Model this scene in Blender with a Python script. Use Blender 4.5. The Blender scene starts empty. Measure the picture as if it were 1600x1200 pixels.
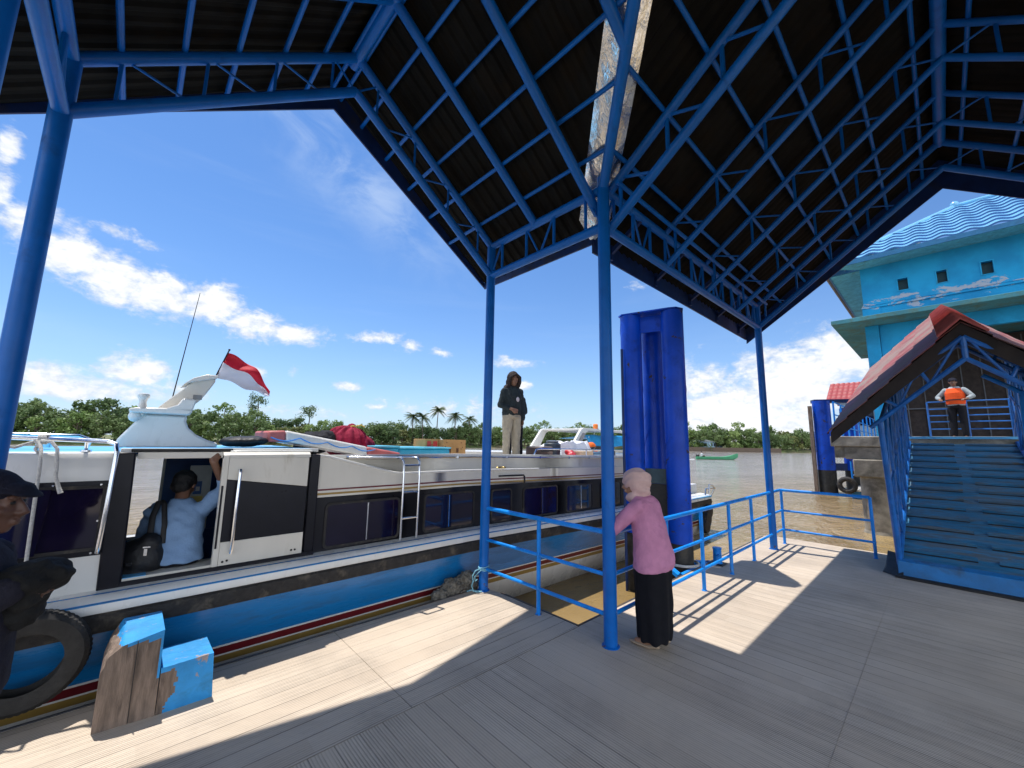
import bpy, bmesh, math, random
from mathutils import Vector, Matrix, noise
random.seed(7)
rad = math.radians
sc = bpy.context.scene
COL = sc.collection

# ------------------------------------------------------------------ camera
# world frame: +x runs along the mooring edge, +y points out over the river, z = 0 is the deck
CAM = Vector((-3.151, -3.791, 1.7))
r0 = Vector((.7296, -.6839, 0)); f0 = Vector((.6839, .7296, 0)); zz = Vector((0, 0, 1))
PITCH, ROLL = .1432, .0166
fw = (f0*math.cos(PITCH) + zz*math.sin(PITCH)).normalized()
up = -f0*math.sin(PITCH) + zz*math.cos(PITCH)
cr = r0*math.cos(ROLL) + up*math.sin(ROLL)
cu = -r0*math.sin(ROLL) + up*math.cos(ROLL)
cam_d = bpy.data.cameras.new('camera'); cam = bpy.data.objects.new('camera', cam_d); COL.objects.link(cam)
cam_d.sensor_width = 36; cam_d.lens = 36*625.97/1600
cam_d.clip_start = .05; cam_d.clip_end = 5000
cam.matrix_world = Matrix((( cr.x, cu.x, -fw.x, CAM.x), (cr.y, cu.y, -fw.y, CAM.y), (cr.z, cu.z, -fw.z, CAM.z), (0, 0, 0, 1)))
sc.camera = cam

# ------------------------------------------------------------------ light
SUN = Vector((-.063, .318, 1)).normalized()
SUN_EL = math.asin(SUN.z); SUN_AZ = math.atan2(SUN.x, SUN.y)
sc.view_settings.view_transform = 'Standard'; sc.view_settings.look = 'None'
sc.view_settings.exposure = 1.0; sc.view_settings.gamma = 1.0
sl = bpy.data.lights.new('sun', 'SUN'); sl.energy = 2.9; sl.angle = rad(.53); sl.color = (1, .955, .89)
sun = bpy.data.objects.new('sun', sl); COL.objects.link(sun); sun.location = (0, 0, 30)
sun.rotation_euler = (-SUN).to_track_quat('-Z', 'Y').to_euler()
world = bpy.data.worlds.new('World'); sc.world = world; world.use_nodes = True
NT = world.node_tree; NT.nodes.clear()

class G:
    """small helper to write node graphs"""
    def __init__(s, nt): s.nt = nt
    def n(s, t, **kw):
        o = s.nt.nodes.new(t)
        for k, v in kw.items(): setattr(o, k, v)
        return o
    def put(s, sock, v):
        if isinstance(v, bpy.types.NodeSocket): s.nt.links.new(v, sock)
        elif v is not None:
            try: sock.default_value = v
            except Exception: sock.default_value = (v, v, v)
    def m(s, op, a, b=None, c=None, clamp=False):
        o = s.n('ShaderNodeMath', operation=op, use_clamp=clamp)
        s.put(o.inputs[0], a); s.put(o.inputs[1], b)
        if c is not None: s.put(o.inputs[2], c)
        return o.outputs[0]
    def noise(s, vec, scale, detail=4, rough=.55, dist=0, out=0):
        o = s.n('ShaderNodeTexNoise'); s.put(o.inputs['Vector'], vec); o.inputs['Scale'].default_value = scale
        o.inputs['Detail'].default_value = detail; o.inputs['Roughness'].default_value = rough; o.inputs['Distortion'].default_value = dist
        return o.outputs[out]
    def mix(s, f, a, b):
        o = s.n('ShaderNodeMix', data_type='RGBA'); s.put(o.inputs[0], f)
        s.put(o.inputs[6], rgba(a)); s.put(o.inputs[7], rgba(b)); return o.outputs[2]
    def ramp(s, f, *st):
        o = s.n('ShaderNodeValToRGB'); s.put(o.inputs[0], f)
        e = o.color_ramp.elements
        while len(e) < len(st): e.new(.5)
        for i, (p, c) in enumerate(st): e[i].position = p; e[i].color = rgba(c)
        return o.outputs[0]
    def smooth(s, x, a, b):
        o = s.n('ShaderNodeMapRange', interpolation_type='SMOOTHSTEP'); s.put(o.inputs[0], x)
        o.inputs[1].default_value = a; o.inputs[2].default_value = b; return o.outputs[0]
    def scale(s, vec, x, y, z):
        o = s.n('ShaderNodeMapping'); s.put(o.inputs[0], vec); o.inputs['Scale'].default_value = (x, y, z); return o.outputs[0]
def rgba(c):
    if isinstance(c, bpy.types.NodeSocket): return c
    if isinstance(c, (int, float)): return (c, c, c, 1)
    return tuple(c) if len(c) == 4 else tuple(c) + (1,)

g = G(NT)
sky = g.n('ShaderNodeTexSky', sky_type='NISHITA', sun_disc=False)
sky.sun_elevation = SUN_EL; sky.sun_rotation = SUN_AZ; sky.altitude = 0; sky.air_density = 1.0; sky.dust_density = .3; sky.ozone_density = 3.0
tc = g.n('ShaderNodeTexCoord').outputs['Generated']
sep = g.n('ShaderNodeSeparateXYZ'); g.put(sep.inputs[0], tc)
az = g.m('MULTIPLY', g.m('ARCTAN2', sep.outputs[1], sep.outputs[0]), 57.29578)
el = g.m('MULTIPLY', g.m('ARCSINE', sep.outputs[2]), 57.29578)
# cumulus banks: azimuth, elevation, half widths (degrees), strength
CL = [(99.2,19.0,2.3,1.6,1.0),(96.4,17.1,2.6,2.4,1.1),(93.3,15.6,2.9,2.6,1.1),(89.4,14.9,3.5,2.4,1.1),(84.9,15.0,3.7,2.3,1.1),(80.6,13.3,3.4,1.9,1.0),(75.7,12.9,3.6,1.4,1.0),(101.2,24.1,.9,2.2,.8),(101.0,20.7,1.0,2.0,.8),(93.6,20.3,2.4,.8,.7),(91.1,19.8,1.3,.5,.7),
(66.0,13.7,3.9,1.0,.85),(61.6,13.0,2.2,.9,.8),(57.1,12.3,2.0,.7,.75),(79.8,7.9,1.3,.7,.9),(69.2,6.8,2.6,.7,.8),(65.4,4.4,2.3,.5,.7),(46.9,11.1,3.9,.9,.85),(45.5,8.0,1.7,.6,.9),(76.1,8.3,1.0,1.0,.5),
(96.3,5.2,2.9,1.5,1.0),(90.3,6.7,3.1,1.7,1.0),(94.4,4.5,5.5,1.4,1.0),(87.3,4.9,3.4,1.4,.8),(103,7,4,3,.9),(110,14,6,4,.8),(120,9,9,5,.9),
(17.5,3.0,9.5,5.5,1.25),(11.4,7.3,6.5,4.4,1.2),(7.0,10.0,5.3,3.2,1.05),(22.0,7.6,5.5,3.4,.9),(29.4,21.4,2.2,1.0,.5),(55.9,4.3,14.6,2.0,.6),(76.0,3.5,9.0,1.4,.55),(-10,9,14,6,.9),(-40,14,14,8,.8),(-90,12,25,8,.8),(160,12,25,9,.8)]
tot = None
for a, e, ra, re_, st in CL:
    dx = g.m('DIVIDE', g.m('SUBTRACT', az, a), ra*1.15); dy = g.m('DIVIDE', g.m('SUBTRACT', el, e), re_*1.2)
    v = g.m('MULTIPLY', g.m('EXPONENT', g.m('MULTIPLY', g.m('ADD', g.m('MULTIPLY', dx, dx), g.m('MULTIPLY', dy, dy)), -1.0)), st)
    tot = v if tot is None else g.m('MAXIMUM', tot, v)
cxyz = g.n('ShaderNodeCombineXYZ'); g.put(cxyz.inputs[0], az); g.put(cxyz.inputs[1], g.m('MULTIPLY', el, 1.5)); ang = cxyz.outputs[0]
n1 = g.noise(ang, .34, 8, .62, .35); n2 = g.noise(ang, 1.5, 5, .6, .2)
dens = g.m('ADD', tot, g.m('ADD', g.m('MULTIPLY', g.m('SUBTRACT', n1, .5), 1.5), g.m('MULTIPLY', g.m('SUBTRACT', n2, .5), .38)))
cov = g.smooth(dens, .34, .92)
puff = g.noise(ang, .8, 7, .6, .3)
cloud_c = g.mix(g.smooth(g.m('ADD', dens, g.m('MULTIPLY', g.m('SUBTRACT', puff, .5), 1.9)), .25, 1.2), (2.95, 3.25, 3.75), (4.4, 4.5, 4.65))
# high thin cirrus and the milky band near the horizon
ci = g.noise(g.scale(ang, .035, .09, 1), 1.6, 6, .6, .6)
rot = g.n('ShaderNodeMapping'); g.put(rot.inputs[0], ang); rot.inputs['Rotation'].default_value = (0, 0, rad(35)); rot.inputs['Scale'].default_value = (.02, .085, 1)
ci = g.noise(rot.outputs[0], 1.5, 6, .55, .5)
ux, uy = -.86, -.51; px = g.m('SUBTRACT', az, 71); py = g.m('SUBTRACT', el, 33.5)
al = g.m('ADD', g.m('MULTIPLY', px, ux), g.m('MULTIPLY', py, uy)); ac = g.m('ADD', g.m('MULTIPLY', px, -uy), g.m('MULTIPLY', py, ux))
st_ = g.m('EXPONENT', g.m('MULTIPLY', g.m('ADD', g.m('POWER', g.m('ABSOLUTE', g.m('DIVIDE', ac, 4.2)), 2), g.m('POWER', g.m('ABSOLUTE', g.m('DIVIDE', al, 15)), 2)), -1))
cirr = g.m('ADD', g.m('MULTIPLY', g.smooth(ci, .52, .85), .12), g.m('MULTIPLY', st_, g.m('MULTIPLY', g.smooth(g.noise(ang, .12, 6, .6, .6), .3, .7), .42)))
haze = g.m('MULTIPLY', g.m('EXPONENT', g.m('MULTIPLY', g.m('ABSOLUTE', el), -.13)), .80)
tint = g.n('ShaderNodeMix', data_type='RGBA', blend_type='MULTIPLY'); tint.inputs[0].default_value = 1; g.put(tint.inputs[6], sky.outputs[0]); tint.inputs[7].default_value = (.37, .545, .72, 1)
col = g.mix(haze, tint.outputs[2], (3.0, 3.45, 4.15))
col = g.mix(cirr, col, (3.4, 3.9, 4.5))
col = g.mix(cov, col, cloud_c)
# unseen bright cloud bank, added behind the viewer as fill light
back = g.m('MULTIPLY', g.m('SUBTRACT', 1, g.smooth(g.m('ABSOLUTE', g.m('SUBTRACT', g.m('ABSOLUTE', g.m('ADD', az, 40)), 90)), 52, 82)), g.m('SUBTRACT', 1, g.smooth(el, 34, 62)))
back = g.m('MULTIPLY', back, g.m('GREATER_THAN', g.m('ABSOLUTE', g.m('SUBTRACT', az, 45)), 70))
back = g.m('MULTIPLY', back, g.smooth(g.m('ADD', n1, .25), .4, .7))
col = g.mix(back, col, (7.6, 8.4, 9.6))
bg = g.n('ShaderNodeBackground'); g.put(bg.inputs[0], col); bg.inputs[1].default_value = .12
g.nt.links.new(bg.outputs[0], g.n('ShaderNodeOutputWorld').inputs[0])
sc.cycles.max_bounces = 8; sc.cycles.diffuse_bounces = 4; sc.cycles.glossy_bounces = 4; sc.cycles.transmission_bounces = 6
sc.cycles.use_denoising = True
try: sc.cycles.denoiser = 'OPENIMAGEDENOISE'
except Exception: pass
sc.cycles.sample_clamp_indirect = 6

# ------------------------------------------------------------------ materials
MATS = {}
def mat(name, base, rough=.5, metal=0, var=.12, vscale=6, bump=0, bscale=40, coat=0, spec=.5, dirt=None, dirt_amt=.0, dscale=3, chips=None, chip_thr=.68, chip_scale=9, trans=0, stretch=None, subs=0, scuff=None):
    if name in MATS: return MATS[name]
    m = bpy.data.materials.new(name); m.use_nodes = True; nt = m.node_tree; nt.nodes.clear(); g = G(nt)
    out = g.n('ShaderNodeOutputMaterial'); b = g.n('ShaderNodeBsdfPrincipled')
    nt.links.new(b.outputs[0], out.inputs[0])
    tc = g.n('ShaderNodeTexCoord').outputs['Object']
    if stretch: tc = g.scale(tc, *stretch)
    n = g.noise(tc, vscale, 6, .6)
    lo = tuple(c*(1-var) for c in base); hi = tuple(min(1, c*(1+var)) for c in base)
    c = g.mix(g.smooth(n, .3, .7), lo, hi)
    rg = g.m('ADD', g.m('MULTIPLY', g.m('SUBTRACT', g.noise(tc, vscale*2.3, 5), .5), .25), rough, clamp=True)
    if dirt:
        dn = g.smooth(g.noise(tc, dscale, 8, .65, .4), .62-dirt_amt*.35, .78-dirt_amt*.2)
        c = g.mix(g.m('MULTIPLY', dn, .8), c, dirt); rg = g.m('ADD', rg, g.m('MULTIPLY', dn, .25), clamp=True)
    if chips:
        cv = g.noise(tc, chip_scale, 7, .7, .2)
        if scuff:      # knocks and rust gather in one height band: (low, high, how much)
            zs = g.n('ShaderNodeSeparateXYZ'); g.put(zs.inputs[0], tc); zb = g.m('MULTIPLY', g.smooth(zs.outputs[2], scuff[0]-.05, scuff[0]), g.m('SUBTRACT', 1, g.smooth(zs.outputs[2], scuff[0], scuff[1])))
            cv = g.m('ADD', cv, g.m('MULTIPLY', zb, scuff[2]))
        cn = g.smooth(cv, chip_thr, chip_thr+.015)
        c = g.mix(cn, c, chips); rg = g.m('ADD', rg, g.m('MULTIPLY', cn, .4), clamp=True)
    g.put(b.inputs['Base Color'], c); g.put(b.inputs['Roughness'], rg); b.inputs['Metallic'].default_value = metal
    b.inputs['Specular IOR Level'].default_value = spec; b.inputs['Coat Weight'].default_value = coat; b.inputs['Coat Roughness'].default_value = .12
    if trans: b.inputs['Transmission Weight'].default_value = trans
    if subs: b.inputs['Subsurface Weight'].default_value = subs; b.inputs['Subsurface Radius'].default_value = (.01, .004, .002)
    if bump:
        bp = g.n('ShaderNodeBump'); bp.inputs['Strength'].default_value = bump; bp.inputs['Distance'].default_value = .01
        g.put(bp.inputs['Height'], g.noise(tc, bscale, 5, .6)); nt.links.new(bp.outputs[0], b.inputs['Normal'])
    MATS[name] = m; return m

BLUE = mat('blue_enamel', (.002, .12, .46), .36, var=.12, vscale=3, bump=.12, bscale=30, spec=.3, dirt=(.006, .06, .22), dirt_amt=.15, chips=(.11, .06, .035), chip_thr=.745, chip_scale=14, scuff=(0, .35, .16))
RAILB = mat('light_blue_enamel', (.006, .24, .76), .36, var=.2, vscale=5, bump=.15, bscale=40, spec=.35, dirt=(.25, .42, .55), dirt_amt=.05, chips=(.14, .10, .075), chip_thr=.70, chip_scale=16, scuff=(0, .15, .12))
ROYAL = mat('royal_blue_paint', (.0015, .062, .50), .36, var=.2, vscale=2, bump=.1, bscale=20, spec=.3, dirt=(.002, .03, .25), dirt_amt=.3, chips=(.06, .045, .035), chip_thr=.62, chip_scale=3.4, scuff=(.5, 2.6, .07))
NAVY = mat('navy_fascia', (.006, .028, .12), .5, var=.25, vscale=4, dirt=(.03, .03, .035), dirt_amt=.3)
CYAN = mat('cyan_wall_paint', (.008, .34, .62), .75, var=.18, vscale=1.3, bump=.2, bscale=25, dirt=(.05, .22, .30), dirt_amt=.35, dscale=1.2)
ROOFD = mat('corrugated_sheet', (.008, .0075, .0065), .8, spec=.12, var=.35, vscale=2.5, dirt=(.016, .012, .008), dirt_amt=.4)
STEEL = mat('stainless_steel', (.72, .73, .75), .16, metal=1, var=.06, vscale=8)
FOIL = mat('crumpled_foil_flashing', (.90, .89, .85), .17, metal=.9, var=.12, vscale=5, bump=1.0, bscale=7, dirt=(.62, .50, .28), dirt_amt=.1, dscale=4)
WHITE = mat('white_gelcoat', (.72, .70, .65), .28, var=.05, vscale=2, coat=.25, dirt=(.50, .47, .40), dirt_amt=.10, dscale=4, stretch=(1, 1, .4))
CREAM = mat('cream_gelcoat', (.68, .64, .56), .38, var=.05, vscale=2, coat=.15, dirt=(.52, .47, .38), dirt_amt=.12, dscale=4, stretch=(1.4, 1, .35))
DKBAND = mat('dark_gloss_band', (.006, .006, .011), .32, var=.2, vscale=5, spec=.25)
RUBBER = mat('black_rubber', (.020, .018, .017), .72, var=.4, vscale=18, bump=.6, bscale=60, dirt=(.13, .11, .085), dirt_amt=.35, dscale=7)
HULLB = mat('blue_hull_paint', (.008, .17, .44), .26, var=.12, vscale=1.5, coat=.35, dirt=(.012, .10, .25), dirt_amt=.4, dscale=5, stretch=(.35, 1, 2.2), chips=(.10, .20, .28), chip_thr=.74, chip_scale=9)
DECKB = mat('sky_blue_deck_paint', (.10, .42, .74), .4, var=.08, vscale=4)
REDS = mat('maroon_stripe', (.13, .010, .014), .35, var=.1); GOLD = mat('gold_stripe', (.32, .20, .05), .4, var=.1)
GLASS = mat('tinted_glass', (.008, .005, .022), .07, var=.3, vscale=2, coat=.15, spec=.5)
DARKI = mat('dark_interior', (.008, .009, .012), .8, var=.3)
IBLUE = mat('interior_blue_panel', (.010, .09, .30), .45, var=.15)
CONC = mat('weathered_concrete', (.30, .27, .22), .9, var=.3, vscale=3, bump=.7, bscale=18, dirt=(.08, .075, .06), dirt_amt=.55, dscale=1.6)
WOOD = mat('weathered_wood', (.20, .145, .11), .8, var=.35, vscale=5, bump=.6, bscale=30, dirt=(.08, .06, .05), dirt_amt=.35, stretch=(6, 6, .8))
CHIPB = mat('worn_blue_paint', (.016, .26, .60), .55, var=.15, vscale=6, bump=.4, bscale=35, dirt=(.03, .18, .34), dirt_amt=.25, dscale=5, chips=(.33, .28, .27), chip_thr=.60, chip_scale=8)
REDT = mat('red_metal_tile', (.27, .055, .05), .5, var=.3, vscale=2.2, bump=.2, bscale=12, dirt=(.24, .20, .17), dirt_amt=.75, dscale=1.3)
BTILE = mat('blue_metal_tile', (.20, .50, .74), .25, var=.12, vscale=2, spec=.9, coat=.2); BTILE_SHADE = mat('blue_tile_edge_shade', (.006, .09, .28), .5); REDT_SHADE = mat('red_tile_edge_shade', (.12, .02, .02), .7)  # tile edge colours are darkened to paint the shadow under each course
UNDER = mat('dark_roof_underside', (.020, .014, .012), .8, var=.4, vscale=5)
RAMPM = mat('worn_ramp_boards', (.025, .21, .40), .5, var=.35, vscale=3, bump=.5, bscale=30, dirt=(.12, .115, .10), dirt_amt=.7, dscale=3, stretch=(2.2, .5, 2.2), chips=(.16, .15, .13), chip_thr=.62, chip_scale=5)
RAMPB = mat('blue_ramp_sill', (.010, .17, .45), .45, var=.2, vscale=3, dirt=(.05, .09, .14), dirt_amt=.4)
BLACKM = mat('black_steel', (.015, .014, .014), .6, var=.4, vscale=10, dirt=(.07, .05, .04), dirt_amt=.2)
SKIN = mat('skin_brown', (.30, .155, .09), .5, var=.12, vscale=14, bump=.1, bscale=120, subs=.05)
SKIND = mat('skin_tan_dark', (.19, .095, .058), .5, var=.12, vscale=14, subs=.05)
HAIR = mat('black_hair', (.008, .007, .007), .5, var=.3, vscale=60, bump=.8, bscale=150)
ROPEW = mat('white_rope', (.62, .60, .55), .85, var=.15, vscale=60, bump=1, bscale=140)
ROPEB = mat('pale_blue_rope', (.22, .50, .62), .8, var=.3, vscale=50, bump=1, bscale=140)
def fabric(n, c, **k): return mat(n, c, .88, var=k.pop('var', .14), vscale=k.pop('vscale', 9), bump=.5, bscale=90, spec=.25, **k)

# ------------------------------------------------------------------ mesh helpers
class M:
    def __init__(s): s.v = []; s.f = []; s.mi = []
    def add(s, vs, fs, mi=0):
        b = len(s.v); s.v += [Vector(p) for p in vs]; s.f += [tuple(i+b for i in f) for f in fs]; s.mi += [mi]*len(fs); return s
    def hexa(s, c8, mi=0):  # bottom 4 (ccw) then top 4
        return s.add(c8, [(3,2,1,0),(4,5,6,7),(0,1,5,4),(1,2,6,5),(2,3,7,6),(3,0,4,7)], mi)
    def box(s, x0, x1, y0, y1, z0, z1, mi=0):
        x0, x1 = sorted((x0, x1)); y0, y1 = sorted((y0, y1)); z0, z1 = sorted((z0, z1))
        return s.hexa([(x0,y0,z0),(x1,y0,z0),(x1,y1,z0),(x0,y1,z0),(x0,y0,z1),(x1,y0,z1),(x1,y1,z1),(x0,y1,z1)], mi)
    def beam(s, p, q, w, h, mi=0, upv=(0,0,1)):  # rectangular bar from p to q
        p = Vector(p); q = Vector(q); d = (q-p).normalized(); a = d.cross(Vector(upv))
        if a.length < 1e-4: a = d.cross(Vector((1,0,0)))
        a.normalize(); b = a.cross(d).normalized(); a *= w/2; b *= h/2
        return s.hexa([p-a-b, p+a-b, q+a-b, q-a-b, p-a+b, p+a+b, q+a+b, q-a+b], mi)
    def path(s, pts, r, n=10, closed=False, mi=0, caps=True, flat=1.0):
        pts = [Vector(p) for p in pts]; N = len(pts); rs = r if isinstance(r, (list, tuple)) else [r]*N
        prev = None; b0 = len(s.v)
        for i, p in enumerate(pts):
            if closed: d = pts[(i+1) % N]-pts[i-1]
            else: d = pts[min(i+1, N-1)]-pts[max(i-1, 0)]
            d = d.normalized() if d.length > 1e-9 else Vector((0,0,1))
            if prev is None:
                a = d.cross(Vector((0,0,1)));
                if a.length < 1e-3: a = d.cross(Vector((1,0,0)))
            else: a = prev - d*prev.dot(d)
            a.normalize(); prev = a; b = d.cross(a)
            for k in range(n):
                t = 2*math.pi*k/n; s.v.append(p + a*math.cos(t)*rs[i] + b*math.sin(t)*rs[i]*flat)
        rng = N if closed else N-1
        for i in range(rng):
            j = (i+1) % N
            for k in range(n):
                l = (k+1) % n; s.f.append((b0+i*n+k, b0+i*n+l, b0+j*n+l, b0+j*n+k)); s.mi.append(mi)
        if not closed and caps:
            s.f.append(tuple(b0+k for k in reversed(range(n)))); s.mi.append(mi)
            s.f.append(tuple(b0+(N-1)*n+k for k in range(n))); s.mi.append(mi)
        return s
    def tube(s, p, q, r, n=10, r2=None, mi=0): return s.path([p, q], [r, r if r2 is None else r2], n, mi=mi)
    def lathe(s, c, prof, n=20, mi=0, ax='z'):
        b0 = len(s.v); c = Vector(c)
        for r, h in prof:
            for k in range(n):
                t = 2*math.pi*k/n; x, y = r*math.cos(t), r*math.sin(t)
                s.v.append(c + (Vector((x, y, h)) if ax == 'z' else Vector((x, h, y)) if ax == 'y' else Vector((h, x, y))))
        for i in range(len(prof)-1):
            for k in range(n):
                l = (k+1) % n; s.f.append((b0+i*n+k, b0+i*n+l, b0+(i+1)*n+l, b0+(i+1)*n+k)); s.mi.append(mi)
        s.f.append(tuple(b0+k for k in reversed(range(n)))); s.mi.append(mi)
        s.f.append(tuple(b0+(len(prof)-1)*n+k for k in range(n))); s.mi.append(mi)
        return s
    def ell(s, c, r, rot=None, n=14, mi=0, jit=0):
        c = Vector(c); r = (r, r, r) if isinstance(r, (int, float)) else r; b0 = len(s.v); m_ = n//2
        R = rot.to_matrix() if rot is not None and hasattr(rot, 'to_matrix') else None
        for i in range(m_+1):
            ph = math.pi*i/m_
            for k in range(n):
                t = 2*math.pi*k/n; p = Vector((r[0]*math.sin(ph)*math.cos(t), r[1]*math.sin(ph)*math.sin(t), r[2]*math.cos(ph)))
                if R: p = R @ p
                s.v.append(c+p)
        for i in range(m_):
            for k in range(n):
                l = (k+1) % n; s.f.append((b0+i*n+k, b0+(i+1)*n+k, b0+(i+1)*n+l, b0+i*n+l)); s.mi.append(mi)
        return s
    def prism(s, poly, d0, d1, ax='y', mi=0):  # polygon (u, v) extruded along ax
        def P(u, v, d): return (u, d, v) if ax == 'y' else (d, u, v) if ax == 'x' else (u, v, d)
        n = len(poly); b0 = len(s.v)
        s.v += [Vector(P(u, v, d0)) for u, v in poly] + [Vector(P(u, v, d1)) for u, v in poly]
        s.f.append(tuple(b0+i for i in range(n))); s.f.append(tuple(b0+n+i for i in reversed(range(n)))); s.mi += [mi]*2
        for i in range(n):
            j = (i+1) % n; s.f.append((b0+j, b0+i, b0+n+i, b0+n+j)); s.mi.append(mi)
        return s
    def grid(s, fn, nu, nv, mi=0, keep=None):
        b0 = len(s.v)
        for i in range(nu+1):
            for j in range(nv+1): s.v.append(Vector(fn(i/nu, j/nv)))
        for i in range(nu):
            for j in range(nv):
                if keep and not keep(i, j): continue
                a = b0+i*(nv+1)+j; s.f.append((a, a+nv+1, a+nv+2, a+1)); s.mi.append(mi)
        return s
    def xf(s, mx, start=0):
        for i in range(start, len(s.v)): s.v[i] = mx @ s.v[i]
        return s

ORG = {}
def link(o, org=(0, 0, 0)): COL.objects.link(o); ORG[o.name] = Vector(org); return o
def tag(o, label=None, cat=None, group=None, kind=None):
    if label: o['label'] = label
    if cat: o['category'] = cat
    if group: o['group'] = group
    if kind: o['kind'] = kind
    return o
def thing(name, label, cat, loc=(0, 0, 0), rz=0, group=None, local=False):
    o = bpy.data.objects.new(name, None); o.empty_display_size = .2
    o.location = loc; o.rotation_euler = (0, 0, rz)
    link(o, (0, 0, 0) if local else loc); return tag(o, label, cat, group)
def finish_mesh(me, sm=True, ang=35, clean=True):
    bm = bmesh.new(); bm.from_mesh(me)
    bmesh.ops.remove_doubles(bm, verts=bm.verts, dist=1e-5)
    if clean: bmesh.ops.recalc_face_normals(bm, faces=bm.faces)
    bm.to_mesh(me); bm.free()
    if sm:
        me.polygons.foreach_set('use_smooth', [True]*len(me.polygons)); me.set_sharp_from_angle(angle=rad(ang))
def put(name, m, mats, parent=None, loc=None, sm=True, ang=35, bev=0, rot=None, clean=True):
    """link the collected faces as ONE mesh object; parent may be a thing or a part"""
    org = ORG[parent.name] if parent is not None else Vector(loc if loc is not None else (0, 0, 0))
    me = bpy.data.meshes.new(name); me.from_pydata([tuple(v-org) for v in m.v], [], m.f)
    mats = mats if isinstance(mats, (list, tuple)) else [mats]
    for x in mats: me.materials.append(x)
    if len(mats) > 1: me.polygons.foreach_set('material_index', m.mi)
    me.update(); finish_mesh(me, sm, ang, clean)
    o = bpy.data.objects.new(name, me)
    if parent is None: o.location = org; link(o, org)
    else: o.parent = parent; link(o, org)
    if bev:
        b = o.modifiers.new('bevel', 'BEVEL'); b.width = bev; b.segments = 2; b.limit_method = 'ANGLE'; b.angle_limit = rad(40)
    return o
def remeshed(name, m, mats, parent, vox=.012, smooth=4, loc=None, bumpf=None):
    """melt overlapping shapes into one continuous skin"""
    org = ORG[parent.name] if parent is not None else Vector(loc or (0, 0, 0))
    me = bpy.data.meshes.new('tmp'); me.from_pydata([tuple(v-org) for v in m.v], [], m.f); me.update()
    t = bpy.data.objects.new('tmp', me); COL.objects.link(t)
    r = t.modifiers.new('r', 'REMESH'); r.mode = 'VOXEL'; r.voxel_size = vox
    s_ = t.modifiers.new('s', 'SMOOTH'); s_.iterations = smooth; s_.factor = .6
    dg = bpy.context.evaluated_depsgraph_get(); ev = t.evaluated_get(dg)
    nm = bpy.data.meshes.new_from_object(ev); bpy.data.objects.remove(t); bpy.data.meshes.remove(me)
    nm.name = name; nm.materials.clear()
    mats = mats if isinstance(mats, (list, tuple)) else [mats]
    for x in mats: nm.materials.append(x)
    if bumpf:
        nrm = [v.normal.copy() for v in nm.vertices]
        for v, n_ in zip(nm.vertices, nrm): v.co += n_*bumpf(v.co+org)
    nm.polygons.foreach_set('use_smooth', [True]*len(nm.polygons)); nm.update()
    o = bpy.data.objects.new(name, nm)
    if parent is None: o.location = org
    else: o.parent = parent
    link(o, org); return o
def dup(root, loc, rz=None, label=None, group=None, sc_=None):
    def cp(o, p):
        c = o.copy(); COL.objects.link(c); ORG[c.name] = ORG.get(o.name, Vector()); c.parent = p
        for ch in o.children: cp(ch, c)
        return c
    r = cp(root, None); r.location = loc
    if rz is not None: r.rotation_euler = (0, 0, rz)
    if sc_: r.scale = sc_
    if label: r['label'] = label
    if group: r['group'] = group
    return r
def V(*a): return Vector(a)
def lerp(a, b, t): return a+(b-a)*t
def shore(X, Y): return (.7296*(X+.2934)+.6839*(Y-4.9204), -.6839*(X+.2934)+.7296*(Y-4.9204))
# ------------------------------------------------------------------ setting: river, banks, deck
WZ = -.45
def water_material():
    m = bpy.data.materials.new('river_water'); m.use_nodes = True; nt = m.node_tree; nt.nodes.clear(); g = G(nt)
    out = g.n('ShaderNodeOutputMaterial'); b = g.n('ShaderNodeBsdfPrincipled'); nt.links.new(b.outputs[0], out.inputs[0])
    tc = g.n('ShaderNodeTexCoord').outputs['Object']
    n = g.noise(tc, .25, 4, .6, .4)
    sx0 = g.n('ShaderNodeSeparateXYZ'); g.put(sx0.inputs[0], tc)
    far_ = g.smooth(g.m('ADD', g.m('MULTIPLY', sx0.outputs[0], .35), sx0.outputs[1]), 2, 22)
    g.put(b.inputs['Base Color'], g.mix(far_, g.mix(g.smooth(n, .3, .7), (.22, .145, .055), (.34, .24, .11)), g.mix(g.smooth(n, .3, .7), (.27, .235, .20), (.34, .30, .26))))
    b.inputs['Roughness'].default_value = .07; b.inputs['IOR'].default_value = 1.333; b.inputs['Specular IOR Level'].default_value = .6
    w1 = g.noise(g.scale(tc, 1.0, 1.6, 1), .9, 3, .55, .6); w2 = g.noise(g.scale(tc, 1.2, 2.2, 1), 3.1, 4, .6, .8); w3 = g.noise(tc, .12, 2, .5)
    h = g.m('ADD', g.m('MULTIPLY', w1, .12), g.m('ADD', g.m('MULTIPLY', w2, .045), g.m('MULTIPLY', w3, .12)))
    bp = g.n('ShaderNodeBump'); bp.inputs['Strength'].default_value = 1.0; bp.inputs['Distance'].default_value = 1.0
    # sheltered water beside the pontoon is calmer than open river
    sx = g.n('ShaderNodeSeparateXYZ'); g.put(sx.inputs[0], tc)
    calm = g.smooth(g.m('SUBTRACT', g.m('MAXIMUM', g.m('MULTIPLY', sx.outputs[0], .45), sx.outputs[1]), .4), 0.3, 3.0)
    g.put(bp.inputs['Height'], g.m('MULTIPLY', h, g.m('ADD', g.m('MULTIPLY', calm, .68), .32)))
    nt.links.new(bp.outputs[0], b.inputs['Normal']); return m
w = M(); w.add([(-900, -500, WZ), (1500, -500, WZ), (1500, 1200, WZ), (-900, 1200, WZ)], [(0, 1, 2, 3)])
tag(put('river_water', w, water_material(), loc=(0, 0, WZ), sm=False), kind='structure')

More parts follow.
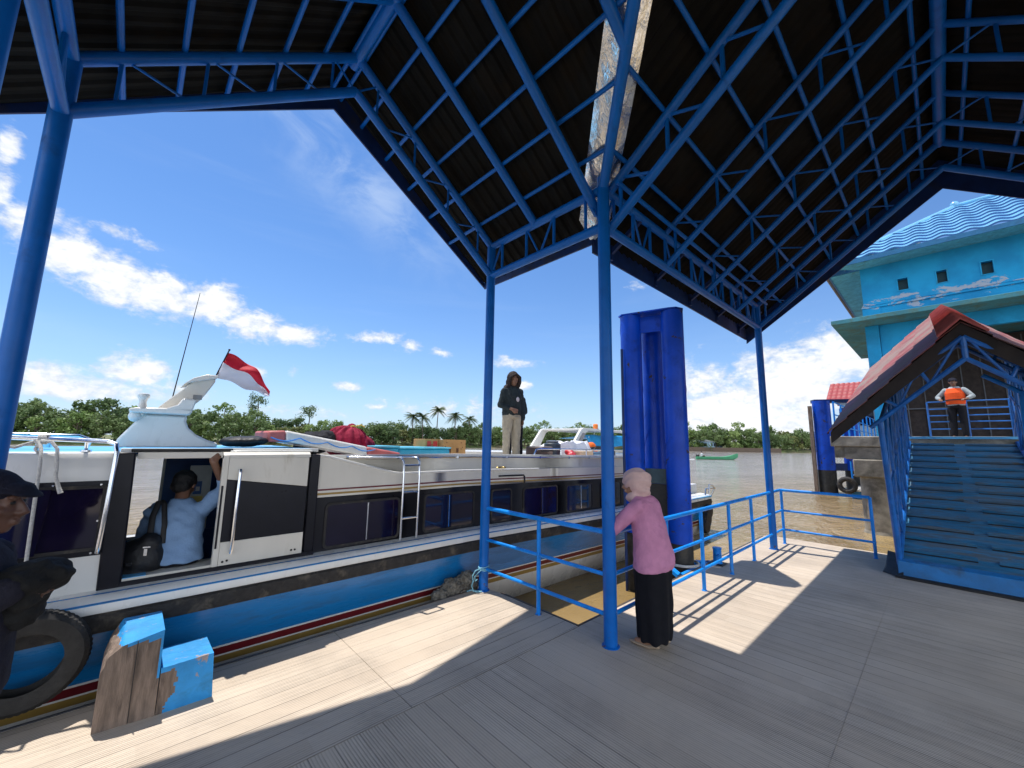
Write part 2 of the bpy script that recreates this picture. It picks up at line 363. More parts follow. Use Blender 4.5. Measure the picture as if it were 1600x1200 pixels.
def deck_material(name, axis):
    m = bpy.data.materials.new(name); m.use_nodes = True; nt = m.node_tree; nt.nodes.clear(); g = G(nt)
    out = g.n('ShaderNodeOutputMaterial'); b = g.n('ShaderNodeBsdfPrincipled'); nt.links.new(b.outputs[0], out.inputs[0])
    tc = g.n('ShaderNodeTexCoord').outputs['Object']; sp = g.n('ShaderNodeSeparateXYZ'); g.put(sp.inputs[0], tc)
    a = sp.outputs[0 if axis == 'x' else 1]; l = sp.outputs[1 if axis == 'x' else 0]
    BW, GP = .1424, .0178
    bi = g.m('FLOOR', g.m('DIVIDE', a, BW)); fr = g.m('FRACT', g.m('DIVIDE', a, BW)); gr = g.m('FRACT', g.m('DIVIDE', a, GP))
    wn = g.n('ShaderNodeTexWhiteNoise', noise_dimensions='2D'); cx = g.n('ShaderNodeCombineXYZ'); g.put(cx.inputs[0], bi)
    g.put(cx.inputs[1], g.m('FLOOR', g.m('DIVIDE', g.m('ADD', l, g.m('MULTIPLY', bi, .73)), 2.2))); g.put(wn.inputs[0], cx.outputs[0])
    seam = g.m('LESS_THAN', g.m('ABSOLUTE', g.m('SUBTRACT', fr, .5)), .47)           # 1 on the board, 0 in the gap
    groove = g.smooth(g.m('ABSOLUTE', g.m('SUBTRACT', gr, .5)), .22, .36)            # 1 in the groove
    gw = g.smooth(g.noise(g.scale(tc, 1, 1, 1), 1.1, 4), .38, .62)                   # grooves worn shallow in places
    gi = g.n('ShaderNodeTexWhiteNoise', noise_dimensions='1D'); g.put(gi.inputs['W'], g.m('FLOOR', g.m('DIVIDE', a, GP)))
    groove = g.m('MULTIPLY', groove, g.m('MULTIPLY', g.m('ADD', g.m('MULTIPLY', gw, .7), .3), g.m('ADD', g.m('MULTIPLY', gi.outputs[0], .75), .25)))
    c = g.mix(wn.outputs[0], (.54, .44, .335), (.60, .50, .39))
    st = g.smooth(g.noise(tc, 1.3, 8, .68, .5), .42, .75); c = g.mix(g.m('MULTIPLY', st, .45), c, (.30, .25, .20))
    st2 = g.smooth(g.noise(tc, 9, 6, .7, .2), .62, .75); c = g.mix(g.m('MULTIPLY', st2, .3), c, (.22, .18, .15))
    sc_v = g.scale(tc, *((60, 1.2, 1) if axis == 'x' else (1.2, 60, 1)))
    c = g.mix(g.m('MULTIPLY', g.smooth(g.noise(sc_v, 1.5, 4), .4, .7), .12), c, (.33, .29, .24))
    c = g.mix(g.m('MULTIPLY', groove, .85), c, (.20, .165, .13))
    sv = g.n('ShaderNodeTexWhiteNoise', noise_dimensions='1D'); g.put(sv.inputs['W'], bi)
    c = g.mix(g.m('MULTIPLY', g.m('SUBTRACT', 1, seam), g.m('MULTIPLY', g.m('ADD', g.m('MULTIPLY', sv.outputs[0], .6), .25), g.smooth(g.noise(tc, .9, 4), .3, .6))), c, (.09, .075, .06))
    g.put(b.inputs['Base Color'], c)
    g.put(b.inputs['Roughness'], g.m('ADD', .5, g.m('MULTIPLY', g.noise(tc, 4, 5), .25)))
    bp = g.n('ShaderNodeBump'); bp.inputs['Strength'].default_value = .7; bp.inputs['Distance'].default_value = .004
    g.put(bp.inputs['Height'], g.m('SUBTRACT', g.m('MULTIPLY', seam, 1.6), groove)); nt.links.new(bp.outputs[0], b.inputs['Normal'])
    return m
DA = deck_material('grooved_boards_along_edge', 'y'); DB = deck_material('grooved_boards_across', 'x')
STL = mat('pontoon_steel_edge', (.05, .05, .055), .55, var=.4, vscale=5, dirt=(.12, .07, .03), dirt_amt=.4)
d = M()
# outer strip: boards run along the edge; rounded outer corner beside the near post
cor = [(-12, .07), (-.16, .07), (-.05, .05), (.03, -.01), (.065, -.09), (.085, -.18), (.1, -1.285), (.1, -1.30), (-12, -1.30)]
d.prism([(x, y) for x, y in cor], -.06, 0, ax='z', mi=0)
e = M(); e.prism([(-12, -1.303), (.103, -1.303), (.103, -1.285), (5.86, -1.285), (5.95, -1.32), (5.98, -1.40), (5.98, -12), (-12, -12)], -.06, 0, ax='z')
pd = bpy.data.objects.new('pontoon_deck', None); link(pd); tag(pd, kind='structure')
put('deck_boards', d, DA, pd, sm=False); put('deck_boards', e, DB, pd, sm=False)
h = M()
h.prism([(-12, .045), (-.17, .045), (-.06, .02), (.0, -.03), (.04, -.1), (.055, -.2), (.07, -1.27), (.07, -1.32), (5.8, -1.32), (5.9, -1.35), (5.94, -1.42), (5.94, -12), (-12, -12)], -.34, -.063, ax='z')
put('pontoon_frame', h, STL, pd, sm=False)
h = M()
for x0 in (-10, -7, -4, -1.6, 1.5, 3.6): h.box(x0, x0+1.5, -9, -1.5 if x0 > -1.6 else -.3, -.9, -.345)
put('pontoon_float', h, RUBBER, pd)
s_ = M(); s_.box(-1.652, -1.648, -1.3, .06, .001, .002); s_.box(-.3, 4.4, -3.212, -3.211, .001, .0015); s_.box(-12, .1, -1.307, -1.301, .001, .002)
put('board_joint', s_, mat('joint_dirt', (.28, .235, .18), .9, var=.4), pd, sm=False)
s_ = M(); s_.box(-12, -.17, .065, .085, -.12, .006); s_.box(.088, .112, -1.3, -.2, -.12, .004); s_.box(.112, 5.8, -1.3, -1.278, -.12, .004)
put('edge_strip', s_, STL, pd, sm=False)

# river banks
GRASS = mat('bank_grass', (.10, .13, .035), .95, var=.4, vscale=.3, bump=1, bscale=3, dirt=(.22, .16, .09), dirt_amt=.5, dscale=.12)
shl = [(-420, 60), (-260, 68), (-150, 76), (-95, 84), (-60, 92), (-35, 112), (-10, 132), (25, 140), (60, 138), (86, 136), (120, 142), (170, 165), (280, 230), (500, 330)]
b = M(); rows = []
for i, (X, Y) in enumerate(shl):
    n = Vector((X, Y)).normalized(); row = []
    for dd, z in ((0, WZ-.4), (1.5, -.1), (4, .45), (14, .8), (60, 1.4), (420, 2)):
        s, t = shore(X+n.x*dd, Y+n.y*dd); row.append((s, t, z))
    rows.append(row)
for r in rows: b.v += [Vector(p) for p in r]
for i in range(len(rows)-1):
    for j in range(5): b.f.append((i*6+j, (i+1)*6+j, (i+1)*6+j+1, i*6+j+1)); b.mi.append(0)
tag(put('river_bank', b, GRASS, loc=(60, 100, 0)), kind='structure')

# ------------------------------------------------------------------ the blue pontoon canopy
K = .76; ZL, ZU = 3.81, 4.21; TR2 = [.10, 1.29, 2.49, 3.68, 4.854]; RS, RT = -1.864, -4.166
can = thing('dock_canopy', 'large blue steel canopy with crossing corrugated gable roofs sheltering the pontoon deck', 'canopy', (0, -1.708, 0))
def post(x, y, r, top, base=True):
    m = M(); m.tube((x, y, 0), (x, y, top), r, 20)
    if base: m.lathe((x, y, 0), [(r+.018, 0), (r+.018, .006), (r+.004, .012)], 20)
    return put('post', m, BLUE, can)
for x, y, r, tp in ((0, 0, .055, ZU), (0, -1.708, .058, ZU+.12), (4.854, -1.708, .055, ZU), (-3.727, 0, .058, ZU), (-3.727, -1.42, .06, ZU+.02), (4.854, -6.624, .055, ZU), (0, -6.624, .058, ZU)): post(x, y, r, tp)
def truss(P, Q, up_, n, rc=.042, rw=.013, dz=None, name='truss'):
    """P->Q lower chord, upper chord offset by up_; n panels of upright and diagonal struts"""
    P = Vector(P); Q = Vector(Q); U = Vector(up_)
    m = M(); m.tube(P, Q, rc, 14); m.tube(P+U, Q+U, rc, 14); T_ = put(name, m, BLUE, can)
    for i in range(n):
        a = P.lerp(Q, (i+.5)/n); c = P.lerp(Q, (i+1.0)/n) if i % 2 == 0 or True else a
        k = M(); k.tube(a, a+U, rw, 8); k.v and None; put('strut', k, BLUE, T_)
        k = M(); k.tube(a+U, P.lerp(Q, min(1, (i+1.35)/n)), rw*.8, 8); put('strut', k, BLUE, T_)
    return T_
UZ = Vector((0, 0, ZU-ZL))
# rakes of the gable facing the boat, and of the gable facing the ramp
def rake(E0, A0, n, rc=.045, rw=.012): return truss(E0, A0, UZ, n, rc, rw)
def g1(y, n=4, rc=.045, lower=True):
    for sx in (0, -3.727):
        E0 = V(sx, y, ZL); A0 = V(RS, y, ZL+K*1.864)
        if lower: rake(E0, A0, n, rc)
        else: m = M(); m.tube(E0+UZ, A0+UZ, .05, 14); put('rafter', m, BLUE, can)
g1(0, 4)
def zr2(y): return ZU + K*min(abs(y+1.708), abs(y+6.624))
# single rafters on the narrow roof; those behind the inner corner stop at the valley
for y in (-.78, -1.58, -2.4, -3.2):
    for sg in (1, -1):
        sx = 0 if sg > 0 else -3.727
        off = max(0, -(y+1.708)); E0 = V(sx-sg*off, y, ZU+K*off)
        if abs(y+1.58) < .01: E0 = V(sx+sg*.10, y, ZU-K*.10-.1)
        m = M(); m.tube(E0, V(RS, y, ZU+K*1.864), .047, 14); put('rafter', m, BLUE, can)
# trusses across the wide roof
for x in TR2 + [-3.83, -5.0, -6.2, -7.4]:
    end = x in (4.854,)
    for ye in (-1.708, -6.624):
        P = V(x, ye, ZL); Q = V(x, RT, ZL+K*2.458)
        T_ = None; m = M(); rc = .045 if end or x == .10 else .034
        m.tube(P, Q, rc, 14); m.tube(P+UZ, Q+UZ, rc, 14); T_ = put('truss', m, BLUE, can)
        n = 5
        for i in range(n):
            a = P.lerp(Q, (i+.28)/n); b2 = P.lerp(Q, min(1, (i+1.02)/n))
            k = M(); k.tube(a, a+UZ, .016 if x != .10 else .02, 8); put('strut', k, BLUE, T_)
            k = M(); k.tube(a+UZ, b2, .011 if x != .10 else .016, 8); put('strut', k, BLUE, T_)
# ridge beams
m = M(); m.tube((RS, .12, ZU+K*1.864), (RS, -3.6, ZU+K*1.864), .06, 16); put('ridge_beam', m, BLUE, can)
m = M(); m.tube((-8.4, RT, ZU+K*2.458), (4.9, RT, ZU+K*2.458), .062, 16); put('ridge_beam', m, BLUE, can)
# valley beams
for sx, sg in ((0, -1), (-3.727, 1)):
    m = M(); m.tube((sx+.02*sg, -1.73, ZU+.02), (RS, -3.572, ZU+K*1.864+.02), .05, 14)
    put('valley_beam', m, BLUE, can)
# eave trusses
def eave(P, Q, n, extra=True):
    P = Vector(P); Q = Vector(Q); m = M(); m.tube(P, Q, .045, 14); m.tube(P+UZ, Q+UZ, .045, 14)
    if extra:
        o = V(0, -.16, 0) if abs(P.y-Q.y) < .01 else V(-.16, 0, 0)
        m.tube(P+UZ+o, Q+UZ+o, .022, 10)
    T_ = put('eave_truss', m, BLUE, can)
    for i in range(n):
        a = P.lerp(Q, (i+.5)/n); b2 = P.lerp(Q, (i+1)/n); c = P.lerp(Q, i/n)
        k = M(); k.tube(a, a+UZ, .017, 8); put('strut', k, BLUE, T_)
        k = M(); k.tube(a+UZ if i % 2 else a+UZ, b2 if i % 2 else c, .012, 8); put('strut', k, BLUE, T_)
eave((0, 0, ZL), (0, -1.708, ZL), 4, False); eave((-3.727, 0, ZL), (-3.727, -1.708, ZL), 3, False)
eave((0, -1.708, ZL), (4.854, -1.708, ZL), 13); eave((-3.727, -1.708, ZL), (-8.4, -1.708, ZL), 10)
eave((0, -6.624, ZL), (4.854, -6.624, ZL), 10)
# purlins
def purl(P, Q, r=.021): m = M(); m.tube(P, Q, r, 10); put('purlin', m, BLUE, can)
for i, dx in enumerate((.22, .55, .88, 1.21, 1.54, 1.80)):
    for sg, sx in ((1, 0), (-1, -3.727)):
        x = sx-sg*dx; purl((x, .66, ZU+.045+K*dx), (x, -1.708-dx, ZU+.045+K*dx))
for i, dy in enumerate((.22, .62, 1.02, 1.42, 1.82, 2.26)):
    z = ZU+.045+K*dy
    if dy < 1.85: purl((-dy, -1.708-dy, z), (5.6, -1.708-dy, z)); purl((-3.727+dy, -1.708-dy, z), (-8.5, -1.708-dy, z))
    else: purl((-8.5, -1.708-dy, z), (5.6, -1.708-dy, z))
    purl((-8.5, -6.624+dy, z), (5.6, -6.624+dy, z))
# corrugated roof skins: strips that follow a trapezoid wave across the slope
SH = .125
def corr(u): f = (u/.135) % 1; return .024*max(0, min(1, (abs(f-.5)-.16)/.12))
def slope(name, u0, u1, lo, hi, P, step=.0225):
    m = M(); n = int(round((u1-u0)/step)); prev = None
    for i in range(n+1):
        u = u0+(u1-u0)*i/n; a, b_ = lo(u), hi(u)
        if b_-a < .02: prev = None; continue
        c = corr(u); k = len(m.v)
        for t in (a, b_): p = Vector(P(u, t)); m.v.append(p+V(0, 0, c))
        if prev is not None: m.f.append((prev, k, k+1, prev+1)); m.mi.append(0)
        prev = k
    # a second skin a few millimetres above gives the sheet thickness
    nv = len(m.v); m.v += [v+V(0, 0, .006) for v in m.v]; m.f += [tuple(i+nv for i in reversed(f)) for f in m.f]; m.mi += [0]*(len(m.f)//2)
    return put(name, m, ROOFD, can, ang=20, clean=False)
OV = .42
GAP = .17
z1 = ZU+SH
# narrow roof (u runs along y, t is distance up the slope measured flat, from -OV at the eave)
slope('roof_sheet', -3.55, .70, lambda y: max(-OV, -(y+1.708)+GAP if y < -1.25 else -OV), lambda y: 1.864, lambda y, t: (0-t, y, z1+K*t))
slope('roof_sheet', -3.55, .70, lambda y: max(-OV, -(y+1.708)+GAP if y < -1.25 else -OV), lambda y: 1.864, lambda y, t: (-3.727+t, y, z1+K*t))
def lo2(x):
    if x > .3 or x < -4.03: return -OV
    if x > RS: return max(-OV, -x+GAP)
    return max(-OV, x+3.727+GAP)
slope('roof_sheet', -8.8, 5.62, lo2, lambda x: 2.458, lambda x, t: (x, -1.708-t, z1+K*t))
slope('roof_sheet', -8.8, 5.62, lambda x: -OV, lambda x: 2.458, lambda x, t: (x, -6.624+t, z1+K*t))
# foil-lined valleys either side of the valley beams
def crumple(p): return .016*noise.noise(Vector(p)*5.5) + .008*noise.noise(Vector(p)*14)
for sx, sg in ((0, -1), (-3.727, 1)):
    for side in (0, 1):
        def fn(u, v, sx=sx, sg=sg, side=side):
            L = lerp(-.46, 1.87, u); wd = .24*v
            if side == 0: x = sx+sg*L+sg*wd; y = -1.708-L     # under the narrow roof
            else: x = sx+sg*L; y = -1.708-L-wd
            z = z1-.012+K*(L+0) + (K*wd if True else 0)
            return (x, y, z+crumple((x, y, side)))
        m = M(); m.grid(fn, 70, 8); put('valley_flashing', m, FOIL, can, ang=25, clean=False)
# fascia boards
def board(pts_lo, pts_hi, th, name='fascia'):
    m = M(); n = len(pts_lo); th = Vector(th)
    for i in range(n-1):
        a, b_, c, d_ = Vector(pts_lo[i]), Vector(pts_lo[i+1]), Vector(pts_hi[i+1]), Vector(pts_hi[i])
        m.hexa([a, b_, b_+th, a+th, d_, c, c+th, d_+th])
    put(name, m, NAVY, can)
ze = z1-K*OV
board([(.43, .66, ze-.06), (RS, .66, 5.47)], [(.43, .66, ze+.01), (RS, .66, z1+K*1.864)], (0, .02, 0))
board([(-4.157, .66, ze-.06), (RS, .66, 5.47)], [(-4.157, .66, ze+.01), (RS, .66, z1+K*1.864)], (0, .02, 0))
board([(.42, .66, ze-.08), (.42, -1.28, ze-.08)], [(.42, .66, ze+.02), (.42, -1.28, ze+.02)], (.02, 0, 0))
board([(-4.147, .66, ze-.1), (-4.147, -1.28, ze-.1)], [(-4.147, .66, ze+.02), (-4.147, -1.28, ze+.02)], (-.02, 0, 0))
board([(.42, -1.29, 3.83), (5.62, -1.29, 3.80)], [(.42, -1.29, ze+.03), (5.62, -1.29, ze+.03)], (0, .02, 0))
board([(-8.8, -1.29, 3.83), (-4.147, -1.29, 3.83)], [(-8.8, -1.29, ze+.03), (-4.147, -1.29, ze+.03)], (0, .02, 0))
board([(5.62, -1.29, 3.72), (5.62, RT, 5.72)], [(5.62, -1.29, ze+.03), (5.62, RT, z1+K*2.458)], (.02, 0, 0))
board([(5.62, -7.04, 3.72), (5.62, RT, 5.72)], [(5.62, -7.04, ze+.03), (5.62, RT, z1+K*2.458)], (.02, 0, 0))
for i in range(5):   # outriggers that carry the long eave fascia
    x = .75+i*1.1; m = M(); m.beam((x, -1.70, ZU-.02), (x, -1.31, 3.93), .04, .05); m.box(x-.02, x+.02, -1.33, -1.292, 3.84, 4.02); put('outrigger', m, NAVY, can)

# ------------------------------------------------------------------ guard rails
HR = (.92, .565, .24)
def rail(name, label, pts, stan, group=None, rt=.024):
    t = thing(name, label, 'railing', (pts[0][0], pts[0][1], 0), group=group)
    for i, z in enumerate(HR):
        m = M(); m.path([(x, y, z) for x, y in pts], rt if i == 0 else .018, 12)
        put('top_rail' if i == 0 else 'mid_rail', m, RAILB, t)
    for x, y in stan:
        m = M(); m.tube((x, y, 0), (x, y, HR[0]), .022, 12); m.lathe((x, y, 0), [(.032, 0), (.032, .006), (.024, .01)], 12)
        for z in HR[1:]: m.ell((x, y, z), .027, n=10)
        put('stanchion', m, RAILB, t)
    return t
rail('guard_rail', 'short blue tube railing between the two nearest canopy posts above the muddy water notch', [(0, -.05), (0, -1.66)], [(0, -.87)])
rail('guard_rail', 'long blue tube railing running past the woman and far canopy post round the corner', [(.05, -1.708), (5.40, -1.708), (5.455, -1.725), (5.465, -1.79), (5.465, -2.925)], [(1.07, -1.708), (1.97, -1.708), (2.89, -1.708), (3.83, -1.708), (5.455, -1.725), (5.465, -2.925)])
# ------------------------------------------------------------------ the passenger speedboat
CT = 1.35                                    # centre line of the boat
boat = thing('passenger_speedboat', 'long white and blue passenger speedboat moored against the pontoon, dark window band, open side door', 'boat', (0, CT, WZ))
def hb(s):                                   # half beam along the length
    if s > -4.6: return 1.15 - (.0 if s < 6 else (s-6)*.06)
    u = (-4.6-s)/5.0; return max(.04, 1.15*(1-u**2.1))
def zsh(s): return -.018*s if s > 0 else (0 if s > -4 else (-4-s)*.07)
SV = [-9.5, -9.2, -8.7, -8.0, -7.2, -6.4, -5.6, -4.8, -4, -3, -2, -1, 0, 1, 2, 3, 4, 5, 6, 7, 7.55]
def loft(name, prof, mats, parent, sides=(1, -1), st=SV, sh=None, sm=True):
    """prof: (inset from the gunwale, z, material index of the strip above it)"""
    m = M()
    for sd in sides:
        b0 = len(m.v); n = len(prof)
        for s in st:
            for dt, z, mi in prof:
                t = max(0, hb(s)-dt*min(1, hb(s)/.6)); m.v.append(V(s, CT-sd*t, z+(sh or zsh)(s)))
        for i in range(len(st)-1):
            for j in range(n-1):
                a = b0+i*n+j; m.f.append((a, a+n, a+n+1, a+1)); m.mi.append(prof[j][2])
        m.f.append(tuple(b0+(len(st)-1)*n+j for j in range(n))) if False else None
    return put(name, m, mats, parent, sm=sm, ang=30, clean=True)
hull = loft('hull', [(1.15, -.95, 1), (.62, -.70, 1), (.30, -.42, 1), (.15, -.20, 1), (.115, -.075, 3), (.108, -.025, 1), (.106, -.012, 2), (.10, .043, 1), (.097, .058, 0), (.07, .22, 0), (.03, .40, 0)], [HULLB, WHITE, REDS, GOLD], boat)
m = M()
for sd in (1, -1):
    t = lambda y: CT-sd*y
    m.prism([(t(1.15-.03-.06*1), .40), (t(.0), .40), (t(0), -.95), (t(.53), -.7), (t(.85), -.42), (t(1.0), -.2), (t(1.04), -.07)], 7.545, 7.56, ax='x')
m.xf(Matrix.Translation((0, 0, -.135)))
put('transom', m, HULLB, hull)
loft('rub_rail', [(.03, .385, 0), (-.015, .39, 0), (-.025, .43, 0), (-.02, .495, 0), (.0, .51, 0), (.03, .51, 0)], [RUBBER], boat)
loft('gunwale', [(.01, .505, 0), (-.01, .515, 0), (-.008, .57, 1), (.0, .583, 0), (.022, .60, 0), (.05, .612, 0), (.075, .615, 1), (.10, .617, 0), (.26, .63, 0)], [WHITE, HULLB], boat)
# cabin of the after part
def wall(s0, s1, zf0, zf1, t0, t1, mats, name, parent, n=8, mi=0, both=False):
    m = M()
    for sd in ((0, 1) if both else (0,)):
        for i in range(n):
            a, b_ = lerp(s0, s1, i/n), lerp(s0, s1, (i+1)/n); y0, y1 = (t0, t1) if not sd else (2*CT-t1, 2*CT-t0)
            za0, za1, zb0, zb1 = zf0(a), zf1(a), zf0(b_), zf1(b_)
            m.hexa([(a, y0, za0), (b_, y0, zb0), (b_, y1, zb0), (a, y1, za0), (a, y0, za1), (b_, y0, zb1), (b_, y1, zb1), (a, y1, za1)], mi)
    return put(name, m, mats, parent)
Zc = lambda z: (lambda s: z+zsh(s))
cabin = wall(-1.79, 5.2, Zc(.60), Zc(1.135), .40, .45, DKBAND, 'cabin_side', boat, both=True)
wall(-1.79, 5.2, Zc(1.135), Zc(1.155), .392, .45, CREAM, 'cabin_top_side', boat, both=True)
wall(-1.79, 5.2, Zc(1.155), Zc(1.175), .391, .44, GOLD, 'gold_stripe', boat)
wall(-1.79, 5.2, Zc(1.175), Zc(1.197), .392, .45, CREAM, 'cream_band', boat)
wall(-1.79, 5.2, Zc(1.197), Zc(1.213), .391, .44, REDS, 'maroon_stripe', boat)
def ztop(s): return 1.535 if s < -1.75 else lerp(1.535, 1.33, (s+1.75)/.8) if s < -.95 else 1.33+zsh(s)
wall(-1.79, 5.2, Zc(1.213), ztop, .394, .45, CREAM, 'upper_side', boat, n=60)
m = M(); m.path([(s, .398, ztop(s)) for s in (-1.79, -1.7, -1.4, -1.0, -.9, 0, .7, 1.35)], .014, 10); put('moulding', m, WHITE, boat)
wall(-1.79, 5.2, Zc(1.26), Zc(1.50), .50, .54, CREAM, 'coaming', boat, both=True)
wall(-1.79, 5.2, Zc(1.33-.02), Zc(1.335), .44, .52, CREAM, 'side_ledge', boat, both=True)
wall(-1.79, 5.2, Zc(1.50), Zc(1.535), .47, .57, WHITE, 'roof_lip', boat, both=True)
m = M(); m.hexa([(-1.79, .53, 1.34), (5.2, .53, 1.25), (5.2, 2.17, 1.25), (-1.79, 2.17, 1.34), (-1.79, .53, 1.37), (5.2, .53, 1.28), (5.2, 2.17, 1.28), (-1.79, 2.17, 1.37)]); put('roof_deck', m, WHITE, boat)
m = M(); m.box(5.17, 5.22, .42, 2.28, .45, 1.40); put('rear_bulkhead', m, CREAM, boat)
m = M(); m.hexa([(5.2, .2, .48), (7.5, .25, .43), (7.5, 2.45, .43), (5.2, 2.5, .48), (5.2, .2, .5), (7.5, .25, .46), (7.5, 2.45, .46), (5.2, 2.5, .5)]); put('aft_deck', m, DECKB, boat)
m = M(); m.box(6.5, 7.5, .6, 2.1, .46, .72); m.box(7.45, 7.9, .45, 2.25, .28, .34); put('engine_cover', m, WHITE, boat, bev=.03)
m = M(); m.path([(7.3, .33, .45), (7.35, .33, .62), (8.0, .36, .60), (8.05, .5, .35), (7.6, .5, .3)], .018, 10); m.path([(7.45, .3, .5), (7.5, .3, .72), (7.75, .34, .7), (8.0, .35, .6)], .014); put('stern_rail', m, STEEL, boat)
for i in range(3):
    m = M(); m.lathe((7.2-.1*i, .16, .12-.16*i), [(.05, 0), (.15, .02), (.17, .09), (.15, .16), (.05, .18)], 16, ax='y'); put('fender_tyre', m, RUBBER, boat)
# windows of the after cabin
def window(s0, s1, z0, z1, mull, t=.395, rr=.05):
    def rr_poly(a, b_, c, d_, r):
        P = []
        for cx, cz, st in ((b_-r, d_-r, 0), (a+r, d_-r, 90), (a+r, c+r, 180), (b_-r, c+r, 270)):
            for k in range(5): an = rad(st+k*22.5); P.append((cx+r*math.cos(an), cz+r*math.sin(an)))
        return P
    zo = zsh((s0+s1)/2); f = M(); o = rr_poly(s0, s1, z0+zo, z1+zo, rr); i_ = rr_poly(s0+.022, s1-.022, z0+zo+.022, z1+zo-.022, rr-.015); n = len(o)
    for dy in (t-.012, t+.004): f.v += [V(a, dy, b_) for a, b_ in o]+[V(a, dy, b_) for a, b_ in i_]
    for k in range(n):
        l = (k+1) % n; f.f += [(k, l, n+l, n+k), (2*n+k, 2*n+l, l, k), (n+k, n+l, 3*n+l, 3*n+k)]; f.mi += [0]*3
    W = put('window', f, RUBBER, boat)
    p = M(); p.prism(rr_poly(s0+.018, s1-.018, z0+zo+.018, z1+zo-.018, rr-.015), t-.004, t+.002); put('pane', p, GLASS, W)
    for q in mull:
        p = M(); p.box(q-.006, q+.006, t-.014, t-.004, z0+zo+.03, z1+zo-.03); put('mullion', p, STEEL, W)
for a, b_, q in ((-1.70, -.90, (-1.27,)), (-.60, .14, (-.25,)), (.42, .80, ()), (1.02, 1.78, (1.43,)), (1.99, 2.70, (2.37,)), (2.95, 3.6, (3.3,)), (3.85, 4.6, (4.2,))): window(a, b_, .645, 1.075, q)
for a, b_ in ((-1.5, -.8), (-.5, .2), (.9, 1.7), (2.0, 2.8), (3.0, 3.8)):
    m = M(); m.box(a, b_, 2.29, 2.304, .66, 1.05); put('window', m, GLASS, boat)
# black trim frame on the upper side near the post
m = M(); m.path([(.55, .385, 1.235), (1.02, .385, 1.228), (1.04, .385, 1.21), (1.045, .385, 1.13), (1.04, .385, 1.125)], .011, 8); put('trim', m, DKBAND, boat)
# posts and panels of the door section
m = M(); m.box(-1.875, -1.785, .375, .46, .60, 1.545); put('door_post', m, DKBAND, boat, bev=.01)
m = M(); m.hexa([(-3.215, .35, .60), (-3.09, .35, .60), (-3.09, .45, .60), (-3.215, .45, .60), (-3.235, .35, 1.575), (-3.11, .35, 1.575), (-3.11, .45, 1.575), (-3.235, .45, 1.575)]); put('door_post', m, DKBAND, boat, bev=.012)
m = M(); m.box(-3.21, -1.79, .352, .46, .60, .655); put('door_sill', m, DKBAND, boat)
m = M(); m.box(-3.09, -2.53, .36, .60, .655, .672, 0); m.box(-3.088, -2.96, .357, .597, .672, .676, 1); put('door_threshold', m, [CREAM, DECKB], boat)
# sliding side door: white, black and white bands
def zp(s): return lerp(1.35, 1.255, (s+2.53)/.63)
dr = M()
def panel(m, s0, s1, z0f, z1f, t0, t1, mi):
    n = 6
    for i in range(n):
        a, b_ = lerp(s0, s1, i/n), lerp(s0, s1, (i+1)/n)
        m.hexa([(a, t0, z0f(a)), (b_, t0, z0f(b_)), (b_, t1, z0f(b_)), (a, t1, z0f(a)), (a, t0, z1f(a)), (b_, t0, z1f(b_)), (b_, t1, z1f(b_)), (a, t1, z1f(a))], mi)
panel(dr, -2.53, -1.90, lambda s: .66, lambda s: .845, .33, .385, 0); panel(dr, -2.53, -1.90, lambda s: .845, zp, .331, .385, 1)
panel(dr, -2.53, -1.90, zp, lambda s: 1.525, .33, .385, 0); dr.box(-2.57, -2.53, .327, .385, .66, 1.55, 0); dr.box(-2.565, -2.55, .323, .38, .8, 1.3, 1)
sd = put('side_door', dr, [CREAM, DKBAND], boat, bev=.004)
m = M(); m.prism([(.33, 1.525), (.335, 1.55), (.37, 1.572), (.5, 1.578), (.5, 1.525)], -2.57, -1.89, ax='x'); put('door_top', m, CREAM, sd)
m = M(); m.path([(-2.45, .33, 1.42), (-2.45, .285, 1.425), (-2.45, .28, 1.40), (-2.455, .278, 1.1), (-2.455, .28, .79), (-2.455, .285, .765), (-2.455, .33, .77)], .0125, 10); put('grab_handle', m, STEEL, sd)
for s, z in ((-2.50, .69), (-2.47, .695), (-1.96, .70), (-1.99, .70)): m = M(); m.lathe((s, .326, z), [(.009, 0), (.009, .006)], 10, ax='y'); put('rivet', m, RUBBER, sd)
# forward module
fm = M(); P_ = lambda s: hb(s)
SF = [-9.3, -8.6, -7.8, -7.0, -6.2, -5.4, -4.6, -3.9, -3.2]
def zf(s): return 0 if s > -4 else (-4-s)*.045
front = loft('forward_cabin', [(.17, .60, 0), (.175, .86, 1), (.18, 1.375, 0), (.19, 1.53, 0), (.215, 1.568, 0), (.27, 1.58, 2), (1.15, 1.60, 2)], [WHITE, DKBAND, DECKB], boat, st=SF, sh=zf)
m = M(); m.prism([(-3.95, .91), (-3.53, .91), (-3.50, 1.33), (-3.93, 1.34)], .325, .375) ; put('window', m, GLASS, boat)
window(-3.60, -3.235, .90, 1.345, (), t=.352, rr=.02)
for s, z in ((-3.50, 1.355), (-3.27, 1.35), (-3.26, 1.1), (-3.27, .885)): m = M(); m.lathe((s, .342, z), [(.007, 0), (.007, .01)], 8, ax='y'); put('bolt', m, STEEL, boat)
